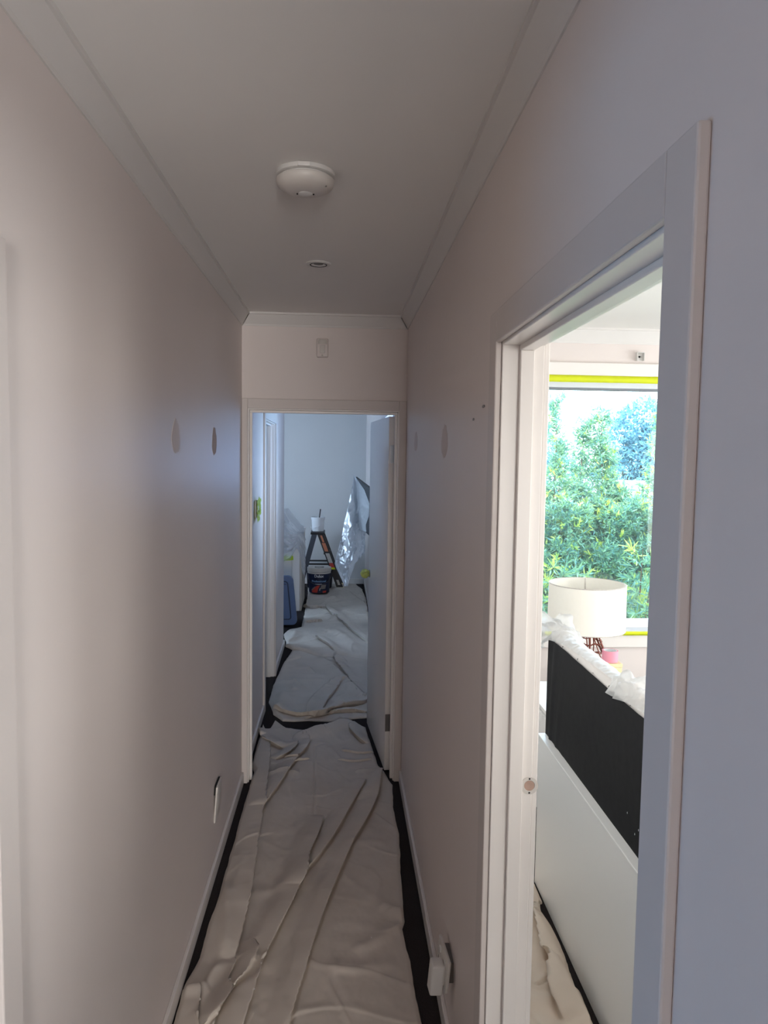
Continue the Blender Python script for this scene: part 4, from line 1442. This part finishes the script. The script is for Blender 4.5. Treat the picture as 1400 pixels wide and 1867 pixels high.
def drape(name, label, y0, y1, hemfn, seed, out=0.006, lump=None, ny=120):
    """plastic film over the round top edge of the headboard; hemfn gives how far down the back it hangs (z)"""
    ys = np.linspace(y0, y1, ny)
    nv = 60
    V = np.zeros((ny, nv, 3))
    for i, y in enumerate(ys):
        hz = hemfn(y)
        pth = []
        rr = HBR + out
        a0 = math.pi
        if hz < HBZ:
            pth.append((HBX - rr, hz))
        else:
            a0 = math.pi - math.asin(min(1, (hz - HBZ) / (rr)))
        for k in range(20):
            a = a0 - (a0 + 0.0) * k / 19
            pth.append((HBX + rr * math.cos(a), HBZ + rr * math.sin(a)))
        pth.append((HBX + rr, 0.9))
        pth = np.array(pth)
        L = np.concatenate([[0], np.cumsum(np.hypot(*np.diff(pth, axis=0).T))])
        s = np.linspace(0, L[-1], nv)
        px_ = np.interp(s, L, pth[:, 0])
        pz_ = np.interp(s, L, pth[:, 1])
        nxn = px_ - HBX
        nzn = np.maximum(pz_ - HBZ, 0)
        nl = np.hypot(nxn, nzn) + 1e-6
        q = 0.010 * np.clip(fbm(np.full(nv, y * 14.0) + s * 6, s * 22 - y * 9, seed), -0.05, 1) + 0.06 * np.clip(0.2 - np.abs(fbm(np.full(nv, y * 18.0) - s * 14, s * 16 + y * 12, seed + 2, 2)), 0, 1) + 0.009 * np.abs(fbm(np.full(nv, y * 45.0), s * 60, seed + 4))
        if lump:
            ly, lw, lh = lump
            q = q + lh * math.exp(-((y - ly) / lw) ** 2) * np.clip(1.0 - s / 0.30, 0, 1) * np.clip(1 + 2.2 * fbm(np.full(nv, y * 34.0), s * 34, seed + 8), 0.1, 2.2)
        q = q * np.interp(y, [1.6, 1.9, 2.08, 2.2, 2.27, 2.34, 2.6, 2.84, 2.93, 3.03], [0.8, 0.9, 0.9, 1.0, 0.7, 0.25, 0.25, 0.5, 1.0, 1.0])
        V[i, :, 0] = px_ + nxn / nl * q
        V[i, :, 2] = pz_ + nzn / nl * q
        V[i, :, 1] = y + 0.012 * fbm(s * 20, np.full(nv, y * 11.0), seed + 6)
    o = npmesh(name, V.reshape(-1, 3), gridfaces(ny, nv), M['film_drape'])
    return tag(o, label, 'plastic film')


drape('plastic_film', 'white plastic film bunched over the far top corner of the headboard', 2.30, 3.03, lambda y: np.interp(y, [2.30, 2.4, 2.6, 2.80, 2.92, 2.97, 3.03], [1.090, 1.089, 1.086, 1.078, 1.062, 1.03, 0.99]), 101, lump=(3.0, 0.06, 0.07))
drape('plastic_film', 'white plastic film crumpled over the headboard top, nearer the doorway than the other piece', 1.60, 2.285, lambda y: np.interp(y, [1.6, 1.85, 2.0, 2.12, 2.18, 2.25, 2.285], [1.088, 1.084, 1.078, 1.072, 1.064, 1.066, 1.09]), 111, lump=(2.21, 0.06, 0.032))

# bedside chest with lamp, tape rolls
t = thing('bedside_chest', 'white bedside chest of drawers between the bed and the window', 'chest of drawers', (1.26, 3.5, 0))
box('chest_body', 1.005, 1.52, 3.16, 3.84, 0.06, 0.585, M['white_lam'], t)
box('chest_top', 0.985, 1.53, 3.14, 3.86, 0.5855, 0.605, M['white_lam'], t, 0.002)
for z0, z1 in ((0.08, 0.232), (0.248, 0.402), (0.418, 0.572)):
    box('drawer_front', 0.985, 1.0045, 3.165, 3.835, z0, z1, M['white_lam'], t, 0.002)
for xx in (1.03, 1.48):
    for yy_ in (3.19, 3.81):
        box('leg', xx - 0.02, xx + 0.02, yy_ - 0.02, yy_ + 0.02, 0.0, 0.0595, M['white_lam'], t)

LX, LY, LZ = 1.205, 3.50, 0.605
t = thing('table_lamp', 'table lamp with a white drum shade and copper wire basket base, by the window', 'lamp', (LX, LY, LZ))
bm = bmesh.new()
lathe(bm, [(0.181, 0.0), (0.186, 0.0), (0.1835, 0.222), (0.1785, 0.222), (0.181, 0.0)], (LX, LY, LZ + 0.375), 64, cap=False)
obj('lamp_shade', bm, M['shade'], t, True)
for zz_ in (0.0005, 0.2215):
    bm = bmesh.new()
    tube(bm, [(LX + (0.1845 if zz_ < .1 else 0.182) * math.cos(2 * math.pi * i / 48), LY + (0.1845 if zz_ < .1 else 0.182) * math.sin(2 * math.pi * i / 48), LZ + 0.375 + zz_) for i in range(48)], 0.0028, 6, closed=True)
    obj('shade_ring', bm, M['sticker'], t, True)
box('shade_seam', LX + 0.045, LX + 0.057, LY + 0.1715, LY + 0.1725, LZ + 0.377, LZ + 0.595, M['sticker'], t)
for k in range(3):
    bm = bmesh.new()
    a = 2 * math.pi * k / 3 + 0.4
    tube(bm, [(LX, LY, LZ + 0.40), (LX + 0.18 * math.cos(a), LY + 0.18 * math.sin(a), LZ + 0.40)], 0.002, 6)
    obj('spider_arm', bm, M['steel'], t)
bm = bmesh.new()
lathe(bm, [(0.014, 0.34), (0.014, 0.42), (0.01, 0.43)], (LX, LY, LZ), 14)
obj('lamp_holder', bm, M['plastic'], t, True)


def basket_r(k):
    return 0.042 + 0.098 * math.sin(min(1.0, k * 1.15) * math.pi / 2) if k < 0.87 else 0.14 - 0.05 * (k - 0.87) / 0.13


bm = bmesh.new()
ribs, rings = 22, 11
for i in range(ribs):
    a = 2 * math.pi * i / ribs
    pts = []
    for k in range(11):
        q = k / 10
        aa = a + 0.25 * math.sin(q * 3 + i * 1.7)
        rr = basket_r(q)
        pts.append((LX + rr * math.cos(aa), LY + rr * math.sin(aa), LZ + 0.389 - 0.383 * q))
    tube(bm, pts, 0.0030, 5)
obj('upright_wire', bm, M['copper'], t, True, kind='stuff')
bm = bmesh.new()
for j in range(rings):
    q = j / (rings - 1)
    rr = basket_r(q)
    tube(bm, [(LX + rr * math.cos(2 * math.pi * i / 36), LY + rr * math.sin(2 * math.pi * i / 36), LZ + 0.3865 - 0.373 * q + 0.006 * math.sin(i * 1.3 + j)) for i in range(36)], 0.0032, 5, closed=True)
obj('ring_wire', bm, M['copper'], t, True, kind='stuff')

t = thing('card_box', 'small pale yellow box on the chest, right of the wire lamp base', 'box', (1.25, 3.288, 0.605))
box('box_body', 1.208, 1.292, 3.243, 3.332, 0.6055, 0.858, M['yellow'], t, 0.002)
box('box_lid', 1.206, 1.294, 3.241, 3.334, 0.858, 0.875, M['yellow'], t, 0.002)


def tape_roll(label, x, y, z, m, h=0.05, r0=0.038, r1=0.034):
    t = thing('tape_roll', label, 'tape roll', (x, y, z))
    bm = bmesh.new()
    lathe(bm, [(r1, 0), (r0, 0), (r0, h), (r1, h), (r1, 0)], (x, y, z), 32, cap=False)
    obj('tape', bm, m, t, True)
    bm = bmesh.new()
    lathe(bm, [(r1 - 0.003, 0.0005), (r1 - 0.0002, 0.0005), (r1 - 0.0002, h - 0.0005), (r1 - 0.003, h - 0.0005), (r1 - 0.003, 0.0005)], (x, y, z), 32, cap=False)
    obj('core', bm, M['letter'], t, True)


tape_roll('pink roll of tape standing on the yellow box beside the lamp', 1.250, 3.288, 0.8755, M['pink'], 0.052, 0.036, 0.031)

# blind bracket above the window
t = thing('blind_bracket', 'small white blind bracket screwed to the wall above the bedroom window', 'bracket', (1.71, 4.22, 2.40))
box('bracket_plate', 1.688, 1.732, 4.216, 4.22, 2.376, 2.424, M['plastic'], t, 0.001)
for b in ((1.688, 1.692, 4.19, 4.216, 2.376, 2.424), (1.728, 1.732, 4.19, 4.216, 2.376, 2.424), (1.692, 1.728, 4.19, 4.216, 2.420, 2.424)):
    box('bracket_flange', *b, M['plastic'], t, 0.0008)
bm = bmesh.new()
lathe(bm, [(0.006, 0), (0.005, 0.003), (0, 0.004)], (0, 0, 0), 12, cap=False)
bmesh.ops.rotate(bm, verts=bm.verts[:], matrix=Matrix.Rotation(R(90), 3, 'X'))
bmesh.ops.translate(bm, verts=bm.verts[:], vec=(1.71, 4.2158, 2.40))
obj('screw', bm, M['dark'], t, True)
box('pivot_slot', 1.700, 1.722, 4.2145, 4.2158, 2.3985, 2.4015, M['steel'], t)

# masking tape along the window
def strip(name, label, x0, x1, y, z0, z1, m, seed):
    xs = np.linspace(x0, x1, 60)
    V = []
    for k, z in enumerate((z0, z1)):
        for x in xs:
            V.append((x, y - 0.0006 + 0.0004 * float(noise2(np.array(x * 20), np.array(float(k)), seed)), z + 0.0015 * float(noise2(np.array(x * 30 + k * 9), np.array(0.5), seed + 1))))
    o = npmesh(name, V, gridfaces(2, 60), m)
    s_ = o.modifiers.new('s', 'SOLIDIFY')
    s_.thickness = 0.0005
    return tag(o, label, 'masking tape')


strip('masking_tape', 'bright yellow green masking tape along the head of the bedroom window', 0.955, 2.745, 4.2015, 2.247, 2.287, M['yellow_tape'], 3)
# the head tape is folded down over the reveal
strip('masking_tape', 'bright yellow green masking tape along the bedroom window sill', 0.955, 2.745, 4.1893, 0.776, 0.800, M['yellow_tape'], 5)

# ------------------------------------------------------------------ garden beyond the bedroom window
gr = bmesh.new()
bx(gr, -6, 30, 4.36, 45, -0.35, -0.12)
bx(gr, 4.3, 30, -8, 4.36, -0.35, -0.12)
obj('lawn', gr, M['lawn'], kind='structure')


def leaves(points, dirs, ln, wd, seed):
    """folded lance-shaped leaves: 6 vertices, 4 triangles each"""
    r_ = np.random.default_rng(seed)
    n = len(points)
    L = ln * r_.uniform(0.6, 1.25, n)[:, None]
    W = wd * r_.uniform(0.7, 1.2, n)[:, None]
    d = dirs / np.linalg.norm(dirs, axis=1, keepdims=True)
    rv = r_.normal(size=(n, 3))
    s = np.cross(d, rv)
    s /= np.linalg.norm(s, axis=1, keepdims=True) + 1e-9
    nn_ = np.cross(s, d)
    a = points
    tip = points + d * L - nn_ * L * 0.12
    m1 = points + d * L * 0.45
    l1 = m1 + s * W * 0.5 + nn_ * W * 0.18
    r1 = m1 - s * W * 0.5 + nn_ * W * 0.18
    V = np.stack([a, l1, m1, r1, tip], 1).reshape(-1, 3)
    k = np.arange(n)[:, None] * 5
    F = np.concatenate([k + np.array([0, 1, 2]), k + np.array([0, 2, 3]), k + np.array([1, 4, 2]), k + np.array([2, 4, 3])], 0)
    return V, F


def shrub(name, label, base, shoots, nleaf, ln, wd, m, seed, cat='shrub', young=0.10, spread=0.12, group='shrubs outside the bedroom window', tw=0.02):
    """shoots: list of (top x, y, z, radius at mid) leafy leaders rising from the base"""
    t = thing(name, label, cat, base, group)
    r_ = np.random.default_rng(seed)
    P, D, Pq, Dq = [], [], [], []
    bm = bmesh.new()
    B0 = np.array(base)
    wts = np.array([(s[3] + 0.12) * (s[2] + 0.4) for s in shoots])
    wts /= wts.sum()
    for (tx, ty, tz, rad), wgt in zip(shoots, wts):
        T = np.array([tx, ty, tz])
        mid = B0 * 0.35 + T * 0.65
        mid[2] = B0[2] + (tz - B0[2]) * 0.35
        mid[:2] = B0[:2] * 0.2 + T[:2] * 0.8 + r_.normal(0, 0.08, 2)

        def cur(q):
            q = q[:, None]
            return (1 - q) ** 2 * B0 + 2 * q * (1 - q) * mid + q * q * T
        pts = cur(np.linspace(0, 1, 7))
        tube(bm, [tuple(p_) for p_ in pts], [tw * (1 - 0.85 * k / 6) for k in range(7)], 5)
        n = int(float(nleaf) * wgt)
        # twigs: clusters of leaves
        nt_ = max(8, n // 14)
        q = r_.beta(1.25, 0.95, nt_) * 0.98
        c = cur(q)
        taper = np.clip((1.02 - q) * 2.6, 0.06, 1.0)
        off = r_.normal(size=(nt_, 3)) * np.array([1, 1, 0.8])
        off = off / np.linalg.norm(off, axis=1, keepdims=True) * (r_.random(nt_) ** 0.5 * rad * taper)[:, None]
        tipd = off / (np.linalg.norm(off, axis=1, keepdims=True) + 1e-6) + np.array([0, 0, 0.75])
        tipd /= np.linalg.norm(tipd, axis=1, keepdims=True)
        c = c + off
        idx = r_.integers(0, nt_, n)
        along = r_.random(n)
        pp = c[idx] + tipd[idx] * (along * spread)[:, None]
        dd = tipd[idx] * 0.55 + r_.normal(size=(n, 3)) * 0.62
        yg = (r_.random(nt_) < young)[idx] & (along > 0.3)
        P.append(pp[~yg])
        D.append(dd[~yg])
        Pq.append(pp[yg])
        Dq.append(dd[yg])
    obj('stem', bm, M['bark'], t, True)
    V, F = leaves(np.concatenate(P), np.concatenate(D), ln, wd, seed + 1)
    npmesh('foliage', V, F, m, t, smooth=False, kind='stuff')
    if sum(len(x) for x in Pq):
        V, F = leaves(np.concatenate(Pq), np.concatenate(Dq), ln * 1.1, wd, seed + 2)
        npmesh('young_foliage', V, F, M['leaf_young'], t, smooth=False, kind='stuff').__setitem__('label', 'yellow green new leaves')
    return t


GZ = -0.12
shrub('garden_shrub', 'tall leafy shrub with a thin leader, far left of the bedroom window view', (2.05, 8.0, GZ),
      [(2.30, 7.9, 2.52, 0.10), (2.42, 8.0, 2.0, 0.13), (2.15, 7.9, 1.42, 0.32), (2.35, 7.7, 1.34, 0.34), (1.7, 8.1, 1.6, 0.4), (1.9, 7.7, 1.2, 0.40), (2.3, 7.5, 0.9, 0.40), (2.5, 7.7, 1.25, 0.36)], 16000 * 2.4, 0.064, 0.016, M['leaf'], 201)
shrub('garden_shrub', 'bushy shrub with a pointed leader in the middle of the window view', (2.75, 8.2, GZ),
      [(2.70, 8.1, 2.28, 0.13), (2.62, 8.0, 1.55, 0.22), (2.85, 7.9, 1.34, 0.34), (2.6, 7.8, 1.25, 0.38), (2.9, 7.7, 1.2, 0.40), (2.75, 7.5, 0.85, 0.42)], 16000 * 2.4, 0.064, 0.016, M['leaf'], 211)
shrub('garden_shrub', 'tall shrub with one long bent shoot, right of centre in the window view', (3.05, 8.3, GZ),
      [(2.84, 8.0, 2.40, 0.07), (2.98, 8.1, 1.95, 0.15), (3.08, 8.0, 1.5, 0.28), (3.2, 7.8, 1.34, 0.34), (3.0, 7.7, 1.25, 0.40), (3.25, 7.5, 0.9, 0.42), (3.05, 7.4, 0.5, 0.42)], 17000 * 2.4, 0.064, 0.016, M['leaf'], 221)
shrub('garden_shrub', 'full shrub with yellow green tips at the right edge of the window view', (3.75, 8.1, GZ),
      [(3.52, 7.9, 2.42, 0.20), (3.58, 7.8, 2.05, 0.24), (3.45, 7.7, 1.42, 0.32), (3.7, 7.6, 1.4, 0.42), (3.4, 7.5, 1.05, 0.40), (3.9, 7.8, 2.2, 0.4), (3.6, 7.3, 0.7, 0.44)], 17000 * 2.4, 0.064, 0.016, M['leaf'], 231, young=0.3)
shrub('garden_shrub', 'low leafy shrub close to the glass, its fresh tips just above the lamp shade', (2.0, 6.4, GZ),
      [(2.02, 6.4, 0.98, 0.13), (1.90, 6.5, 0.86, 0.18), (2.15, 6.5, 0.80, 0.18), (1.75, 6.5, 0.70, 0.25), (2.25, 6.6, 0.5, 0.25)], 1300, 0.11, 0.017, M['leaf'], 241, young=0.55, spread=0.12)
shrub('garden_shrub', 'low leafy shrub close to the glass at the right edge of the window view', (2.82, 6.6, GZ),
      [(2.74, 6.5, 1.02, 0.14), (2.85, 6.5, 0.85, 0.22), (2.72, 6.5, 0.62, 0.2), (2.95, 6.6, 0.9, 0.25)], 1300, 0.11, 0.017, M['leaf'], 251, young=0.35, spread=0.12)
# dense hedge behind, in the shade of the house low down
hs = []
for i in range(16):
    hx = 1.4 + i * 0.27
    hs.append((hx, 8.9 + 0.15 * math.sin(i * 2.1), 1.15 + 0.16 * math.sin(i * 1.7), 0.5))
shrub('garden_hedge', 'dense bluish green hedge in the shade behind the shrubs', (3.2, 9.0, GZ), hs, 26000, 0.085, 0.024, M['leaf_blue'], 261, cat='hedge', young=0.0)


def tree(name, label, base, crowns, nleaf, ln, wd, m, seed):
    t = thing(name, label, 'tree', base)
    r_ = np.random.default_rng(seed)
    bm = bmesh.new()
    P, D = [], []
    vol = np.array([c[3] ** 3 for c in crowns])
    vol /= vol.sum()
    for (cx_, cy_, cz_, cr), wv_ in zip(crowns, vol):
        tube(bm, [base, ((base[0] + cx_) / 2, (base[1] + cy_) / 2, (base[2] + cz_) * 0.55), (cx_, cy_, cz_)], [0.14, 0.09, 0.02], 6)
        n = int(nleaf * wv_)
        d = r_.normal(size=(n, 3))
        d /= np.linalg.norm(d, axis=1, keepdims=True)
        rad = cr * (0.55 + 0.45 * r_.random(n) ** 0.5) * (1 + 0.35 * fbm(d[:, 0] * 3 + cx_, d[:, 2] * 3 + d[:, 1] * 2, seed))
        P.append(np.array([cx_, cy_, cz_]) + d * rad[:, None])
        D.append(d + r_.normal(size=(n, 3)) * 0.8)
    obj('trunk', bm, M['bark'], t, True)
    V, F = leaves(np.concatenate(P), np.concatenate(D), ln, wd, seed + 1)
    npmesh('foliage', V, F, m, t, smooth=False, kind='stuff')
    return t


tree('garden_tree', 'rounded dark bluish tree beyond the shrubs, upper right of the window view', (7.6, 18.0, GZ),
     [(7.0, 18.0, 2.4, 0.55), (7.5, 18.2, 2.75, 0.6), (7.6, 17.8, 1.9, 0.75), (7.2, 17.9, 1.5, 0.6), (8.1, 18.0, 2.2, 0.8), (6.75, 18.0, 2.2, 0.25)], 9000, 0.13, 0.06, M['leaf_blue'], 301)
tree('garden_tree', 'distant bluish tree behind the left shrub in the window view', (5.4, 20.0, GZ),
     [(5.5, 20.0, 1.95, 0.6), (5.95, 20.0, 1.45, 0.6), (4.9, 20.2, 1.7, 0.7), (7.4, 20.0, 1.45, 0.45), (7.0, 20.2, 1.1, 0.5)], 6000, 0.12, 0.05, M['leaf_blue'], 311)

# neighbour's tiled roof glimpsed between the shrubs
t = thing('neighbour_house', 'neighbouring house with a pale tiled roof glimpsed between the shrubs', 'house', (6.2, 14.5, GZ))
box('wall', 4.6, 8.6, 14.5, 17.5, GZ, 0.5, M['brick'], t)
for i in range(9):
    y0 = 14.1 + i * 0.2
    z0 = 0.45 + i * 0.10
    bm = bmesh.new()
    bx(bm, 4.4 + i * 0.08, 8.8 - i * 0.08, y0, y0 + 0.23, z0, z0 + 0.04, 0.0, 1, None)
    bmesh.ops.rotate(bm, verts=bm.verts[:], cent=(6.6, y0, z0), matrix=Matrix.Rotation(R(24), 3, 'X'))
    obj('roof_tile_course', bm, M['far_roof'], t)

# a few paint spots on the hall sheet
r_ = random.Random(9)
bm = bmesh.new()
for (x, y, rr) in ((-0.275, 2.37, 0.004), (-0.225, 3.02, 0.003), (0.13, 2.62, 0.002)):
    bmesh.ops.create_icosphere(bm, subdivisions=2, radius=rr, matrix=Matrix.Translation((x, y, 0.017)) @ Matrix.Diagonal((1, 1.3, 0.5, 1)))
obj('paint_spot', bm, M['letter'], hall_sheet, True, kind='stuff')

# ------------------------------------------------------------------ pieces that belong to a part
SUB = {('smoke_alarm', 'cover'): ('test_button', 'sounder_hole', 'indicator_light'), ('smoke_alarm', 'base_plate'): ('release_tab',),
       ('downlight', 'rim'): ('gasket',), ('motion_sensor', 'housing'): ('lens_window', 'indicator_light'),
       ('paint_pail', 'lid'): ('pour_cap',), ('paint_pail', 'pail_body'): ('label_lettering', 'label_bar', 'label_print', 'handle_lug', 'rib_band'),
       ('table_lamp', 'lamp_shade'): ('shade_ring', 'shade_seam', 'spider_arm'), ('bed', 'headboard'): ('headboard_end', 'backing_fabric', 'staple'),
       ('storage_tub', 'tub_lid'): ('lid_groove', 'lid_rib'), ('appliance', 'appliance_body'): ('appliance_window', 'control_panel'),
       ('power_outlet', 'outlet_plate'): ('rocker_switch', 'socket_slot'), ('light_switch', 'switch_plate'): ('rocker_switch',),
       ('wall_plate', 'plate'): ('cover_insert',), ('blind_bracket', 'bracket_plate'): ('pivot_slot', 'screw'), ('door_1', 'door_leaf'): ('hinge_plate', 'knob_stem', 'knob_wrap'),
       ('card_box', 'box_body'): ('box_lid',)}
for root in [o for o in bpy.data.objects if o.parent is None]:
    kids = list(root.children)
    for (rn, pn), names in SUB.items():
        if root.name.split('.')[0] != rn:
            continue
        host = next((k for k in kids if k.name.split('.')[0] == pn), None)
        if host:
            for k in kids:
                if k.name.split('.')[0] in names:
                    k.parent = host
                    k.matrix_parent_inverse = Matrix()
